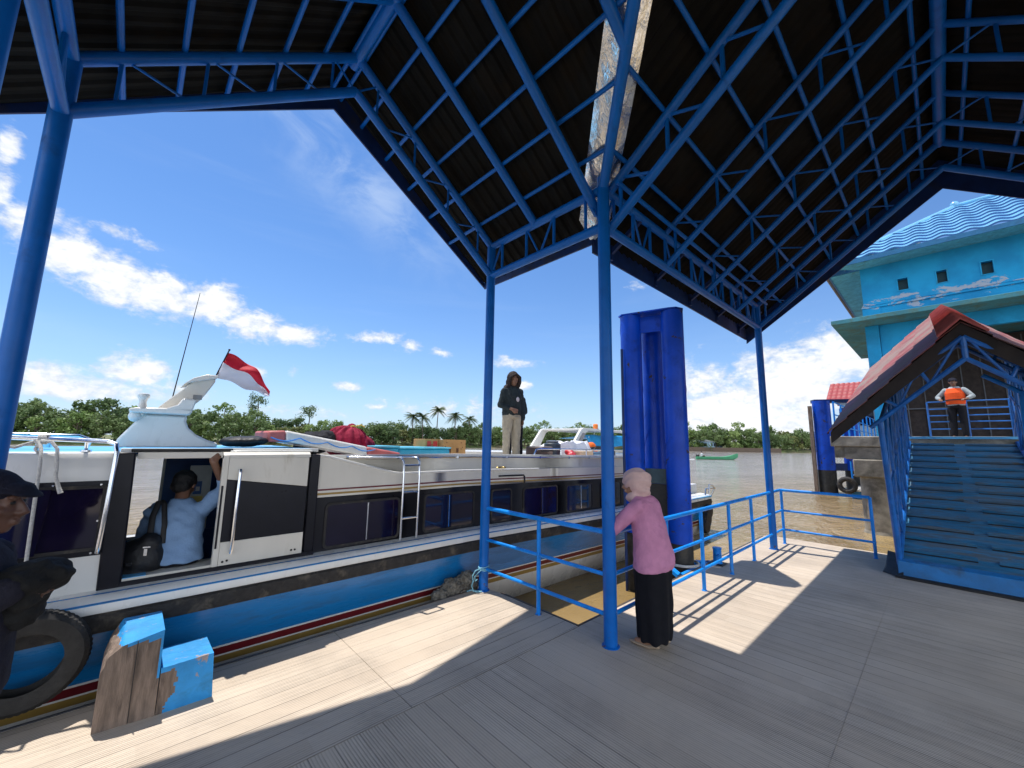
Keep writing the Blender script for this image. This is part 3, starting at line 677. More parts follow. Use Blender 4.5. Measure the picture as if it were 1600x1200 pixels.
# roof over the door section, blue on top with white rim
m = M(); m.box(-3.2, -1.79, .47, 2.23, 1.575, 1.60, 0); m.box(-3.2, -1.79, .44, .47, 1.57, 1.603, 1); m.box(-3.2, -1.79, 2.23, 2.27, 1.57, 1.603, 1); m.box(-3.14, -2.5, .40, .45, 1.578, 1.602, 2)
m.box(-2.52, -1.86, .375, .46, 1.572, 1.585, 1)
put('cabin_roof', m, [DECKB, WHITE, BLACKM], boat, bev=.006)
m = M(); m.box(-3.1, -2.57, .40, .44, 1.525, 1.573); put('door_header', m, CREAM, boat)
# interior of the door section
m = M(); m.box(-3.19, -1.79, .46, 2.25, .18, .2); m.box(-1.83, -1.80, .46, 2.25, .2, 1.57); m.box(-2.50, -2.46, .46, .8, .2, 1.57); put('cabin_floor', m, DARKI, boat)
m = M(); m.box(-3.19, -2.835, 2.25, 2.30, .2, .62); m.box(-2.835, -1.79, 2.25, 2.30, .2, 1.57); m.box(-3.19, -2.835, 2.25, 2.30, 1.50, 1.57); put('far_wall', m, IBLUE, boat)
m = M(); m.box(-3.2, -2.83, 2.225, 2.25, .60, .63); m.box(-2.86, -2.835, 2.225, 2.25, .63, 1.50); m.box(-3.2, -2.83, 2.225, 2.25, 1.47, 1.50); put('far_window_frame', m, WHITE, boat)
m = M(); m.box(-3.2, -3.17, .46, 1.9, .2, .95); put('partition', m, IBLUE, boat)
m = M(); m.box(-2.70, -2.53, 1.2, 1.23, .82, 1.42, 0); m.box(-2.665, -2.60, 1.19, 1.2, 1.15, 1.27, 1); m.box(-2.675, -2.585, 1.19, 1.2, 1.02, 1.13, 2); m.box(-2.645, -2.615, 1.185, 1.19, 1.18, 1.22, 0)
put('notice_board', m, [mat('pale_board', (.45, .48, .46), .5), IBLUE, mat('yellow_notice', (.62, .48, .12), .6)], boat)
# chrome rails
m = M(); m.path([(-4.9, .62, 1.60), (-4.88, .62, 1.70), (-4.4, .55, 1.70), (-3.9, .47, 1.68), (-3.5, .42, 1.665), (-3.27, .36, 1.655), (-3.225, .31, 1.635), (-3.215, .29, 1.58), (-3.225, .285, 1.2), (-3.235, .285, .93), (-3.235, .30, .895), (-3.235, .36, .885)], .0155, 12)
for s, t in ((-3.38, .47), (-4.0, .50)): m.tube((s, t-.05, 1.665), (s, t, 1.59), .011, 10); m.lathe((s, t, 1.578), [(.03, 0), (.03, .012)], 12)
put('hand_rail', m, STEEL, boat)
m = M(); m.path([(-4.9, .95, 1.6), (-4.8, .95, 1.69), (-3.8, .85, 1.695), (-3.45, .82, 1.69), (-3.38, .82, 1.66), (-3.40, .82, 1.6)], .014, 10); m.lathe((-3.62, .82, 1.60), [(.04, 0), (.045, .03), (.02, .045), (.025, .09), (.015, .1)], 12); put('hand_rail', m, STEEL, boat)
m = M(); m.path([(-1.50, .48, 1.512), (-1.48, .43, 1.513), (-.97, .42, 1.505), (-.93, .36, 1.50), (-.925, .315, 1.46), (-.925, .30, 1.3), (-.925, .305, .63)], .0125, 12); m.path([(-.93, .42, 1.505), (-.76, .43, 1.503), (-.735, .36, 1.50), (-.73, .315, 1.46), (-.73, .30, 1.3), (-.73, .305, .63)], .0125, 12)
lad = put('ladder', m, STEEL, boat)
for z in (1.42, 1.13, .855): k = M(); k.tube((-.925, .302, z), (-.73, .302, z), .0115, 10); put('rung', k, STEEL, lad)
m = M(); m.path([(-.73, .47, 1.498), (.4, .46, 1.49), (1.5, .46, 1.47), (4.2, .46, 1.42)], .009, 8)
for s in (-.9, -.1, .75, 1.45, 2.15, 2.7): m.lathe((s, .452, 1.497-max(0, s)*.019), [(.018, 0), (.018, .02)], 10, ax='y')
put('grab_rail', m, STEEL, boat)
m = M(); m.path([(1.42, .56, 1.50), (1.46, .55, 1.585), (1.55, .55, 1.60), (4.4, .55, 1.56)], .012, 10)
for s in (2.05, 2.75, 3.5): m.tube((s, .55, 1.59-.014*(s-1.5)), (s, .55, 1.48), .01, 8)
put('roof_rail', m, STEEL, boat)
m = M(); m.ell((.52, .37, 1.35), (.03, .016, .014)); m.ell((.63, .37, 1.35), (.03, .016, .014)); m.box(.56, .59, .36, .385, 1.335, 1.365); put('cleat', m, mat('brass', (.6, .42, .16), .3, metal=1), boat)
m = M(); m.path([(3.0, .40, 1.44), (3.03, .37, 1.2), (3.1, .35, .9), (3.2, .3, .62)], .009, 8); put('fender_line', m, ROPEW, boat)
# radar arch
ar = thing('radar_arch', 'white fibreglass radar arch with mushroom vent raked back on the speedboat roof', 'mast', (-3.0, 1.35, 1.6))
ORGK = ar
m = M(); N_ = 10
def ax_poly(pl, y0, y1): m.prism(pl, y0, y1)
lowp = [(-3.26, 1.59), (-3.24, 1.67), (-3.12, 1.86), (-3.08, 1.90), (-2.78, 1.895), (-2.785, 1.84), (-2.76, 1.78), (-2.70, 1.72), (-2.60, 1.665), (-2.52, 1.64), (-2.52, 1.59)]
m.prism(lowp, 1.15, 1.55); put('arch_base', m, WHITE, ar, bev=.02)
m = M(); m.prism([(-3.18, 1.90), (-2.78, 1.895), (-2.76, 1.925), (-2.76, 1.96), (-3.15, 1.945), (-3.2, 1.93)], 1.02, 1.66); m.prism([(-2.99, 1.93), (-2.87, 1.99), (-2.84, 2.05), (-2.735, 2.045), (-2.76, 1.93)], 1.02, 1.10); put('arch_shelf', m, WHITE, ar, bev=.012)
m = M(); m.prism([(-3.02, 1.94), (-2.80, 2.20), (-2.76, 2.245), (-2.675, 2.285), (-2.60, 2.285), (-2.60, 2.24), (-2.66, 2.12), (-2.70, 2.05), (-2.80, 1.94)], 1.13, 1.57); put('arch_mast', m, CREAM, ar, bev=.015)
m = M(); m.prism([(-2.84, 2.20), (-2.78, 2.255), (-2.68, 2.30), (-2.59, 2.30), (-2.585, 2.28), (-2.78, 2.215)], 1.05, 1.65); put('arch_cap', m, WHITE, ar, bev=.008)
m = M(); m.box(-2.76, -2.69, 1.125, 1.13, 2.055, 2.10); put('nameplate', m, mat('grey_plate', (.25, .25, .25), .5), ar)
m = M(); m.lathe((-3.11, 1.1, 1.945), [(.028, 0), (.030, .03), (.024, .05), (.032, .085), (.042, .10), (.043, .118), (.038, .128), (.01, .135)], 18); put('mushroom_light', m, WHITE, ar)
m = M(); m.ell((-3.15, 1.10, 1.87), (.045, .04, .05)); put('deck_light', m, WHITE, ar)
m = M(); m.tube((-2.905, 1.5, 1.95), (-2.785, 1.5, 3.22), .006, 8, .0025); a_ = put('whip_aerial', m, BLACKM, None, loc=(-2.905, 1.5, 1.95)); tag(a_, 'tall thin whip aerial rising from the radar arch against the sky', 'aerial')
fl = thing('flag_on_pole', 'red and white flag drooping from a short slanted pole on the radar arch', 'flag', (-2.60, 1.35, 2.27))
m = M(); m.tube((-2.605, 1.35, 2.24), (-2.49, 1.35, 2.62), .007, 10); m.ell((-2.489, 1.35, 2.625), .011); put('flag_pole', m, BLACKM, fl)
def flagpt(u, v):
    a = Vector((-2.498, 1.35, 2.59)).lerp(Vector((-2.575, 1.35, 2.325)), v); top = Vector((-2.10, 1.22, 2.19)); bot = Vector((-2.10, 1.25, 2.15))
    e_ = top.lerp(bot, v); sag = Vector((.05*math.sin(u*math.pi), 0, .06*math.sin(u*math.pi)*(1-1.4*v)))
    p = a.lerp(e_, u)+sag; p.y += .035*math.sin(u*9+v*3)*u+.02*math.sin(v*8+u*4); p.z += .012*math.sin(u*14+v*5); return p
m = M(); m.grid(flagpt, 40, 20)
m.mi = [0 if j < 9 else 1 for i in range(40) for j in range(20)]
fo = put('flag_cloth', m, [mat('flag_red', (.62, .008, .03), .7, var=.06), mat('flag_white', (.68, .68, .76), .7, var=.05)], fl, clean=False)
so = fo.modifiers.new('t', 'SOLIDIFY'); so.thickness = .002

# ------------------------------------------------------------------ cargo on the roof
def single(name, m, mats, label, cat, loc, group=None, **k): return tag(put(name, m, mats, None, loc=loc, **k), label, cat, group)
RFZ = lambda s: lerp(1.37, 1.28, (s+1.79)/7)
PINK = mat('faded_red_float', (.50, .13, .12), .6, var=.15)
t = thing('buoyant_float', 'long white rescue float with red ends and looped blue rope lying tilted on the roof', 'float', (-1.45, 1.0, 1.45))
def fp(s0, s1, mi_m, nm):
    m = M(); zt = lambda s: lerp(1.785, 1.545, (s+2.12)/1.40) if s > -1.85 else 1.785+(-1.85-s)*-.05
    th = .115
    m.hexa([(s0, .80, zt(s0)-th), (s1, .80, zt(s1)-th), (s1, 1.45, zt(s1)-th), (s0, 1.45, zt(s0)-th), (s0, .82, zt(s0)), (s1, .82, zt(s1)), (s1, 1.43, zt(s1)), (s0, 1.43, zt(s0))])
    put(nm, m, mi_m, t, bev=.02)
fp(-2.16, -2.0, PINK, 'red_end'); fp(-1.998, -1.13, WHITE, 'float_body'); fp(-1.128, -.70, PINK, 'red_end')
m = M(); pts = []
for i in range(41):
    s = lerp(-2.14, -1.05, i/40); zt = lerp(1.70, 1.53, max(0, (s+1.9)/1.2)); pts.append((s, .785, zt-.035*abs(math.sin(i/40*math.pi*4))+.005))
m.path(pts, .006, 8); put('grab_line', m, mat('blue_rope', (.05, .25, .65), .7), t)
t = thing('duffel_bag', 'black padded bag lying on the blue roof in front of the white float', 'bag', (-2.36, .85, 1.62))
m = M(); m.ell((-2.36, .85, 1.66), (.19, .16, .052), n=20); m.ell((-2.28, .85, 1.668), (.13, .15, .05), n=18); m.ell((-2.45, .86, 1.655), (.10, .13, .045), n=18)
remeshed('bag_body', m, mat('black_vinyl', (.010, .010, .012), .5, spec=.25, var=.3, vscale=12, bump=.6, bscale=30), t, .008, 3, bumpf=lambda p: .006*noise.noise(p*16))
t = thing('cloth_bundle', 'crimson cloth bundle tied with a yellow cord on the boat roof', 'bundle', (-1.1, 1.5, 1.4))
m = M(); m.ell((-1.12, 1.5, 1.66), (.26, .25, .21), n=24); m.ell((-1.02, 1.5, 1.60), (.26, .24, .17), n=20); m.ell((-1.06, 1.5, 1.87), (.05, .05, .03))
def fold(p):
    d_ = p-Vector((-1.06, 1.5, 1.86)); a = math.atan2(d_.y, d_.x); return .016*math.sin(a*15+2.2*noise.noise(p*5))*min(1, d_.length*5)+.010*noise.noise(p*10)
remeshed('cloth', m, fabric('crimson_cloth', (.30, .018, .05), dirt=(.05, .004, .012), dirt_amt=.3, dscale=8), t, .008, 2, bumpf=fold)
m = M(); m.path([(-1.06+.05*math.cos(a), 1.5+.05*math.sin(a), 1.862+.006*math.sin(3*a)) for a in [i*math.pi/8 for i in range(16)]], .010, 8, closed=True); m.path([(-1.02, 1.46, 1.87), (-.97, 1.42, 1.885), (-.93, 1.4, 1.86)], .008); put('cord', m, mat('yellow_cord', (.65, .5, .1), .7), t)
t = thing('black_bag', 'crumpled black cloth bag beside the crimson bundle', 'bag', (-1.5, 1.5, 1.4))
m = M(); m.ell((-1.5, 1.5, 1.65), (.19, .2, .14), n=20); m.ell((-1.4, 1.45, 1.70), (.13, .14, .10), n=18); m.ell((-1.62, 1.5, 1.62), (.12, .15, .10), n=18)
remeshed('bag_body', m, fabric('black_cloth', (.02, .02, .024)), t, .008, 2, bumpf=lambda p: .018*noise.noise(p*13)+.008*noise.noise(p*30))
TEAL = mat('teal_fibreglass', (.02, .30, .46), .35, var=.1, coat=.2)
t = thing('cargo_box', 'long teal fibreglass locker with a light lid rim on the boat roof', 'locker', (-.35, 1.3, 1.35))
m = M(); m.box(-.93, -.60, 1.05, 1.75, 1.36, 1.60); m.box(-.60, .19, 1.05, 1.75, 1.35, 1.585); put('locker_body', m, TEAL, t, bev=.02)
m = M(); m.box(-.94, -.6, 1.03, 1.77, 1.60, 1.622); m.box(-.61, .20, 1.03, 1.77, 1.587, 1.607); put('lid', m, mat('pale_teal', (.10, .50, .66), .35), t, bev=.006)
CARD = mat('cardboard', (.46, .25, .09), .8, var=.12, vscale=5, bump=.2); CARD2 = mat('pale_cardboard', (.56, .42, .28), .8); REDP = mat('red_print', (.62, .05, .04), .7); BRNP = mat('dark_print', (.09, .035, .02), .7)
t = thing('carton', 'yellow brown carton with dark handling marks beside the teal locker', 'carton', (.53, 1.5, 1.35))
m = M(); m.box(.30, .73, 1.40, 1.75, 1.345, 1.715); put('box_body', m, CARD, t, bev=.004)
m = M(); zc = 1.62
for s, z, w_, h_ in ((.37, 1.67, .02, .022), (.64, 1.67, .02, .022), (.365, 1.575, .018, .022), (.64, 1.575, .02, .02), (.665, 1.60, .018, .02), (.345, 1.61, .02, .02)): m.prism([(s-w_/2, z), (s, z+h_/2), (s+w_/2, z), (s, z-h_/2)], 1.396, 1.399)
for q in range(4): m.box(.40+q*.013, .409+q*.013, 1.396, 1.399, 1.52, 1.60); m.box(.55+q*.011, .557+q*.011, 1.396, 1.399, 1.52, 1.585)
put('printed_marks', m, BRNP, t, sm=False)
t = thing('carton', 'smaller carton with two red printed panels left of the marked carton', 'carton', (.15, 1.5, 1.35))
m = M(); m.box(.055, .285, 1.5, 1.85, 1.345, 1.72); put('box_body', m, CARD, t, bev=.004)
m = M(); m.box(.085, .15, 1.496, 1.499, 1.60, 1.69); m.box(.19, .262, 1.496, 1.499, 1.60, 1.69); m.box(.15, .19, 1.496, 1.499, 1.635, 1.645); put('printed_marks', m, REDP, t, sm=False)
# aft luggage
def lug(nm, lb, cat, s0, s1, y0, y1, h, mt, bev=.02, extra=None):
    z = RFZ(s0)-.005; t = thing(nm, lb, cat, ((s0+s1)/2, y0, z)); m = M(); m.box(s0, s1, y0, y1, z, z+h); put('body', m, mt, t, bev=bev)
    if extra: extra(t, z)
    return t
def rims(s0, s1, y0, h, mt):
    def f(t, z): m = M(); m.box(s0-.008, s1+.008, y0-.008, y0+.02, z+h*.72, z+h*.8); m.box((s0+s1)/2-.05, (s0+s1)/2+.05, y0-.014, y0, z+h*.5, z+h*.56); put('strap', m, mt, t)
    return f
lug('suitcase', 'brown suitcase behind the roof rail, right of the standing man', 'suitcase', 2.20, 2.36, 1.1, 1.5, .30, mat('brown_leather', (.06, .035, .03), .5), extra=rims(2.20, 2.36, 1.1, .3, BLACKM))
lug('suitcase', 'grey brown travel case beside the dark drum', 'suitcase', 2.38, 2.72, 1.3, 1.7, .31, mat('grey_brown_canvas', (.17, .13, .11), .8), extra=rims(2.38, 2.72, 1.3, .31, BLACKM))
t = thing('plastic_drum', 'dark slate plastic drum with ribs standing among the luggage', 'drum', (2.93, 1.5, 1.3))
z = RFZ(2.9); m = M(); m.lathe((2.93, 1.5, z), [(.15, 0), (.165, .02), (.165, .12), (.172, .13), (.165, .14), (.165, .26), (.172, .27), (.165, .28), (.165, .36), (.12, .385), (.12, .40)], 22); put('drum_body', m, mat('slate_plastic', (.03, .045, .06), .4), t)
m = M(); m.lathe((2.93, 1.5, z+.395), [(.125, 0), (.125, .025), (.05, .035)], 20); put('lid', m, mat('grey_lid', (.2, .22, .24), .4), t)
lug('carton', 'pale cardboard carton on the roof in front of the white tarpaulin', 'carton', 3.15, 3.52, .95, 1.3, .24, CARD2, .004)
lug('storage_crate', 'blue grey crate beside the pale carton under the tarpaulin', 'crate', 3.56, 3.86, .95, 1.3, .23, mat('blue_grey_plastic', (.10, .2, .32), .5), .01, extra=rims(3.56, 3.86, .95, .23, mat('steel_blue', (.2, .35, .5), .5)))
t = thing('plastic_sack', 'bright red plastic sack tucked beside the pale carton', 'sack', (3.05, 1.1, 1.3)); m = M(); m.ell((3.04, 1.1, 1.42), (.10, .1, .12)); m.ell((3.08, 1.2, 1.52), (.07, .1, .07)); remeshed('sack_body', m, mat('red_plastic', (.62, .05, .06), .4), t, .01, 2, bumpf=lambda p: .012*noise.noise(p*18))
t = thing('tarpaulin', 'white tarpaulin draped in a peak over stacked cargo at the rear of the roof', 'tarpaulin', (3.6, 1.7, 1.3))
def tp(u, v):
    s = lerp(2.75, 4.35, u); y = lerp(1.35, 2.1, v); hgt = .06+.33*math.sin(math.pi*min(1, max(0, (u*1.1))))**.7 if u < .82 else .06+.33*max(0, (1-u)/.18)*.9
    hgt += .12*math.exp(-((u-.78)/.10)**2); pr = min(1, v*5, (1-v)*5); z = 1.33+hgt*pr + .03*noise.noise(V(s*5, y*5, 0))+.018*noise.noise(V(s*13, y*13, 3))
    return (s, y, z)
m = M(); m.grid(tp, 60, 30); o = put('tarp_sheet', m, fabric('white_tarp', (.74, .74, .76), var=.05), t, clean=False); o.modifiers.new('t', 'SOLIDIFY').thickness = .004
t = thing('life_jacket', 'orange life jacket half hidden behind the white tarpaulin', 'life jacket', (4.35, 1.6, 1.4)); m = M(); m.ell((4.35, 1.6, 1.62), (.13, .12, .10)); m.ell((4.42, 1.6, 1.54), (.10, .12, .08)); remeshed('jacket_body', m, fabric('orange_nylon', (.80, .16, .03)), t, .01, 2, bumpf=lambda p: .01*noise.noise(p*16))
t = thing('bundled_cargo', 'dark tangle of folded bicycles and straps at the rear end of the roof', 'cargo', (4.5, 1.4, 1.3)); m = M()
for s in (4.25, 4.75): m.path([(s+.17*math.cos(a), 1.35, 1.46+.17*math.sin(a)) for a in [i*math.pi/8 for i in range(16)]], .012, 8, closed=True)
m.tube((4.25, 1.35, 1.46), (4.5, 1.35, 1.6), .012); m.tube((4.5, 1.35, 1.6), (4.75, 1.35, 1.46), .012); m.tube((4.2, 1.5, 1.58), (4.9, 1.4, 1.62), .03); put('frames', m, BLACKM, t)

# ------------------------------------------------------------------ second boat on the river side
b2 = thing('speedboat', 'second white speedboat moored outside the first, only its roof and radar arch showing', 'boat', (5, 3.8, WZ))
m = M(); m.hexa([(-.2, 3.1, -.7), (11, 3.1, -.7), (11, 4.6, -.7), (-.2, 4.6, -.7), (-.3, 2.75, .55), (11.2, 2.75, .5), (11.2, 4.95, .5), (-.3, 4.95, .55)]); put('hull', m, WHITE, b2, bev=.03)
m = M(); m.hexa([(.5, 2.95, .55), (9.0, 2.95, .5), (9.0, 4.75, .5), (.5, 4.75, .55), (.6, 3.0, 1.42), (9.0, 3.0, 1.30), (9.0, 4.7, 1.30), (.6, 4.7, 1.42)]); put('cabin', m, mat('pale_blue_gelcoat', (.25, .48, .60), .35), b2, bev=.03)
m = M(); m.hexa([(.3, 2.9, 1.42), (9.2, 2.9, 1.30), (9.2, 4.8, 1.30), (.3, 4.8, 1.42), (.4, 2.95, 1.52), (9.2, 2.95, 1.38), (9.2, 4.75, 1.38), (.4, 4.75, 1.52)]); put('cabin_roof', m, WHITE, b2, bev=.02)
m = M(); m.box(.45, 8.9, 2.93, 2.96, 1.0, 1.3); put('window_band', m, DKBAND, b2)
GRID = mat('grey_mesh_panel', (.30, .28, .27), .7)
m = M()
for y in (3.1, 4.6):
    m.prism([(5.35, 1.40), (5.95, 2.08), (6.05, 2.12), (8.2, 2.08), (8.2, 2.02), (6.3, 2.05), (6.15, 1.98), (5.75, 1.38)], y-.04, y+.04)
m.box(6.0, 8.2, 3.1, 4.6, 2.06, 2.11); put('radar_arch', m, WHITE, b2, bev=.01)
m = M(); m.prism([(5.52, 1.44), (6.0, 1.98), (6.12, 1.96), (5.72, 1.44)], 3.04, 3.055); put('arch_panel', m, GRID, b2)
m = M(); m.lathe((6.75, 3.15, 2.11), [(.06, 0), (.06, .03), (.075, .035), (.07, .13), (.04, .15)], 16); put('beacon', m, mat('orange_beacon', (.85, .22, .03), .35), b2)
t = thing('tarp_awning', 'bright blue tarpaulin awning stretched behind the orange beacon', 'awning', (7.6, 3.4, 1.5)); m = M()
m.grid(lambda u, v: (lerp(6.55+.1*(1-v), 9.2, u), 3.25+.9*v*0+.12*v, lerp(1.60, 1.93, v)+.02*math.sin(u*12)), 24, 8); m.grid(lambda u, v: (lerp(6.65, 9.2, u), 3.37+1.1*v, 1.93-.1*v), 12, 6)
o = put('awning_sheet', m, mat('blue_tarp', (.02, .33, .68), .5), t, clean=False); o.modifiers.new('t', 'SOLIDIFY').thickness = .004
m = M(); [m.tube((x, 3.3, 1.35), (x, 3.35, 1.9), .015) for x in (6.7, 7.6, 8.8)]; put('awning_pole', m, STEEL, t)

# ------------------------------------------------------------------ tyre fender, ropes, timber step
t = thing('tyre_fender', 'worn black truck tyre hung as a fender between the dock edge and the blue hull', 'tyre', (-3.50, .10, .35))
m = M(); prof = []
R0, R1 = .28, .165; n = 60; ring = [(-.07, R1), (-.08, .20), (-.08, .25), (-.06, .275), (0, .285), (.06, .275), (.08, .25), (.08, .20), (.07, R1), (.05, .19), (.045, .25), (-.045, .25), (-.05, .19)]
for i in range(n*3):
    a = 2*math.pi*i/(n*3); lug_ = .004 if i % 3 == 0 else 0
    for y, r in ring: rr = r-(lug_ if r > .27 else 0); m.v.append(V(-3.47+rr*math.cos(a), .105+y*.85, .345+rr*math.sin(a)))
L_ = len(ring)
for i in range(n*3):
    j = (i+1) % (n*3)
    for k in range(L_): l = (k+1) % L_; m.f.append((i*L_+k, j*L_+k, j*L_+l, i*L_+l)); m.mi.append(0)
put('tyre', m, mat('tyre_rubber', (.018, .017, .016), .7, var=.35, vscale=14, bump=.4, bscale=70, dirt=(.06, .055, .045), dirt_amt=.15), t, ang=25)
t = thing('mooring_rope', 'thick white rope knotted round the chrome rail with ends hanging past the dark window', 'rope', (-3.60, .42, 1.66))
m = M()
for k in range(3): c = V(-3.60+.012*k, .425, 1.665); m.path([c+V(.006*math.sin(a*2), .028*math.cos(a), .028*math.sin(a)) for a in [i*math.pi/7 for i in range(14)]], .009, 8, closed=True)
m.path([(-3.62, .39, 1.66), (-3.60, .37, 1.63), (-3.585, .365, 1.60), (-3.595, .36, 1.57), (-3.61, .37, 1.60), (-3.60, .39, 1.64)], .010, 8)
put('knot', m, ROPEW, t)
m = M(); m.path([(-3.60, .39, 1.65), (-3.58, .33, 1.60), (-3.57, .30, 1.5), (-3.565, .30, 1.3), (-3.56, .30, 1.1), (-3.555, .31, .88)], .010, 10); put('rope_end', m, ROPEW, t)
m = M(); m.path([(-3.59, .38, 1.655), (-3.54, .33, 1.65), (-3.505, .30, 1.60), (-3.495, .29, 1.50), (-3.49, .29, 1.42), (-3.47, .29, 1.35), (-3.455, .28, 1.31)], [.010]*5+[.011, .014], 10); put('rope_end', m, ROPEW, t)
m = M(); m.path([(-3.62, .4, 1.65), (-3.70, .38, 1.61), (-3.80, .37, 1.63), (-3.95, .40, 1.69)], .010, 10); put('rope_end', m, ROPEW, t)
t = thing('tie_rope', 'pale blue rope looped round the foot of the near canopy post', 'rope', (-.05, 0, .1))
m = M()
for k, z in enumerate((.235, .25, .262)): m.path([V(.06*math.cos(a), .06*math.sin(a), z+.01*math.sin(a+k)) for a in [i*math.pi/9 for i in range(18)]], .006, 8, closed=True)
m.path([(-.055, -.02, .25), (-.12, .0, .235), (-.155, .01, .18), (-.15, .0, .13), (-.17, .0, .08), (-.16, -.02, .03), (-.11, -.03, .012), (-.06, -.05, .012)], .007, 8)
m.path([(-.05, -.03, .24), (-.10, -.02, .21), (-.13, 0, .17), (-.12, .0, .12), (-.10, -.01, .14)], .006, 8); m.path([(-.16, -.01, .04), (-.2, .04, .02), (-.15, .05, .02), (-.08, -.03, .015)], .006, 8)
put('rope_loop', m, ROPEB, t)
t = thing('rag_fender', 'bundle of grey netting and rags stuffed between dock and hull by the near post', 'fender', (-.2, .13, .1))
m = M(); m.ell((-.13, .15, .10), (.12, .09, .11)); m.ell((-.30, .15, .07), (.16, .08, .10)); m.ell((-.48, .14, .02), (.14, .07, .07)); m.ell((-.05, .16, .05), (.09, .07, .09))
remeshed('netting', m, mat('grey_netting', (.13, .12, .10), .95, var=.6, vscale=25, bump=1, bscale=60), t, .008, 1, bumpf=lambda p: .028*noise.noise(p*14)+.016*noise.noise(p*38))

# timber step blocks
t = thing('stepped_block', 'broken two-level mooring block of weathered timber with bright blue painted tops', 'block', (-2.87, -.1, 0))
def blk(s0, s1, y0, y1, h, name, mats, taper=.0):
    bm = bmesh.new(); nx, ny, nz = 10, 10, 12
    me = bpy.data.meshes.new(name)
    m = M(); m.hexa([(s0, y0, 0), (s1, y0, 0), (s1, y1, 0), (s0, y1, 0), (s0-taper, y0+.01, h), (s1+.004, y0+.01, h), (s1+.004, y1, h), (s0-taper, y1, h)])
    return m
m = M(); m.hexa([(-3.135, -.295, 0), (-2.862, -.325, 0), (-2.862, .07, 0), (-3.135, .09, 0), (-3.135, -.28, .42), (-2.86, -.29, .48), (-2.86, .09, .48), (-3.12, .10, .48)])
bm = bmesh.new(); vs = [bm.verts.new(v) for v in m.v]; [bm.faces.new([vs[i] for i in f]) for f in m.f]; bmesh.ops.subdivide_edges(bm, edges=bm.edges, cuts=22, use_grid_fill=True)
def zpaint(p): return 0
m2 = M(); bm.verts.index_update(); bm.verts.ensure_lookup_table(); bm.faces.ensure_lookup_table()
for v in bm.verts:
    p = v.co; n_ = noise.noise(p*9)*.6+noise.noise(p*23)*.4
    edge = max(0, (-3.05-p.x)/.09)*max(0, min(1, (p.z-.30)/.16))          # splintered upper left corner
    p.x += edge*.035*(1+n_); p.z -= edge*.05*(1+1.4*n_); p.y += .004*n_
m2.v = [v.co.copy() for v in bm.verts]; m2.f = [tuple(v.index for v in f.verts) for f in bm.faces]
def top_mi(f):
    c = sum((m2.v[i] for i in f), Vector())/len(f); j = .02*noise.noise(c*30)+.012*noise.noise(c*70)
    if c.z > .435 and c.x > -3.075+j: return 1
    if c.x > -2.868 and c.z > .2: return 1
    return 0
m2.mi = [top_mi(f) for f in m2.f]; bm.free()
put('tall_timber', m2, [WOOD, CHIPB], t, ang=40)
m = M(); m.box(-2.985, -2.981, -.3125, -.30, .005, .455); put('timber_joint', m, BLACKM, t)
m = M(); m.hexa([(-2.858, -.325, 0), (-2.575, -.325, 0), (-2.575, -.02, 0), (-2.858, .02, 0), (-2.856, -.315, .262), (-2.59, -.315, .268), (-2.595, -.01, .268), (-2.856, .0, .262)])
bm = bmesh.new(); vs = [bm.verts.new(v) for v in m.v]; [bm.faces.new([vs[i] for i in f]) for f in m.f]; bmesh.ops.subdivide_edges(bm, edges=bm.edges, cuts=26, use_grid_fill=True)
m3 = M(); bm.faces.ensure_lookup_table(); m3.v = [v.co + Vector((0, .003*noise.noise(v.co*20), .002*noise.noise(v.co*25))) for v in bm.verts]; bm.verts.index_update()
m3.f = [tuple(v.index for v in f.verts) for f in bm.faces]
def lo_mi(f):
    c = sum((m3.v[i] for i in f), Vector())/len(f); j = .035*noise.noise(Vector((0, 0, c.z*14)))+.02*noise.noise(c*32)
    return 0 if (c.y < -.28 and c.x < -2.78+j-max(0, .13-c.z)*.35 and c.z < .235+j) else 1
m3.mi = [lo_mi(f) for f in m3.f]; bm.free()
put('low_timber', m3, [WOOD, CHIPB], t, ang=40)

# ------------------------------------------------------------------ mooring pile cluster beside the pontoon
t = thing('mooring_pile_cluster', 'cluster of three tall blue steel piles joined by a top plate, rising beside the railing', 'mooring pile', (2.7, -.75, WZ))
TAR = mat('tarred_steel', (.018, .018, .017), .6, var=.5, vscale=8, dirt=(.08, .07, .05), dirt_amt=.3)
for x, y, r, h_ in ((2.62, -.46, .165, 3.76), (2.80, -1.07, .165, 3.76), (3.05, -.60, .165, 3.72)):
    m = M(); m.tube((x, y, .38 if y > -1 else .30), (x, y, h_), r, 40); P_ = put('pile', m, ROYAL, t)
    m = M(); m.tube((x, y, -2.5), (x, y, .38 if y > -1 else .30), r-.002, 32); put('tarred_foot', m, TAR, P_)
    m = M(); m.path([(x+(r+.001)*math.cos(a), y+(r+.001)*math.sin(a), 1.0+a*.30) for a in [i*.16 for i in range(0, 56)]], .004, 6); put('weld_seam', m, ROYAL, P_)
m = M(); m.prism([(2.44, -.40), (2.50, -.31), (2.64, -.285), (3.46, -.37), (3.58, -.50), (3.55, -.68), (2.96, -1.18), (2.82, -1.245), (2.68, -1.20), (2.63, -1.10)], 3.765, 3.785, ax='z'); put('top_plate', m, ROYAL, t)
m = M(); m.beam((2.655, -.60, 3.60), (2.765, -.93, 3.60), .03, .26); put('cross_plate', m, ROYAL, t)
GRN = mat('green_grey_steel', (.035, .07, .085), .6, var=.3, dirt=(.12, .11, .08), dirt_amt=.4)
for z, mt in ((1.22, GRN),): m = M(); m.beam((2.68, -.58, z), (2.80, -.95, z), .03, .22); put('brace', m, mt, t)
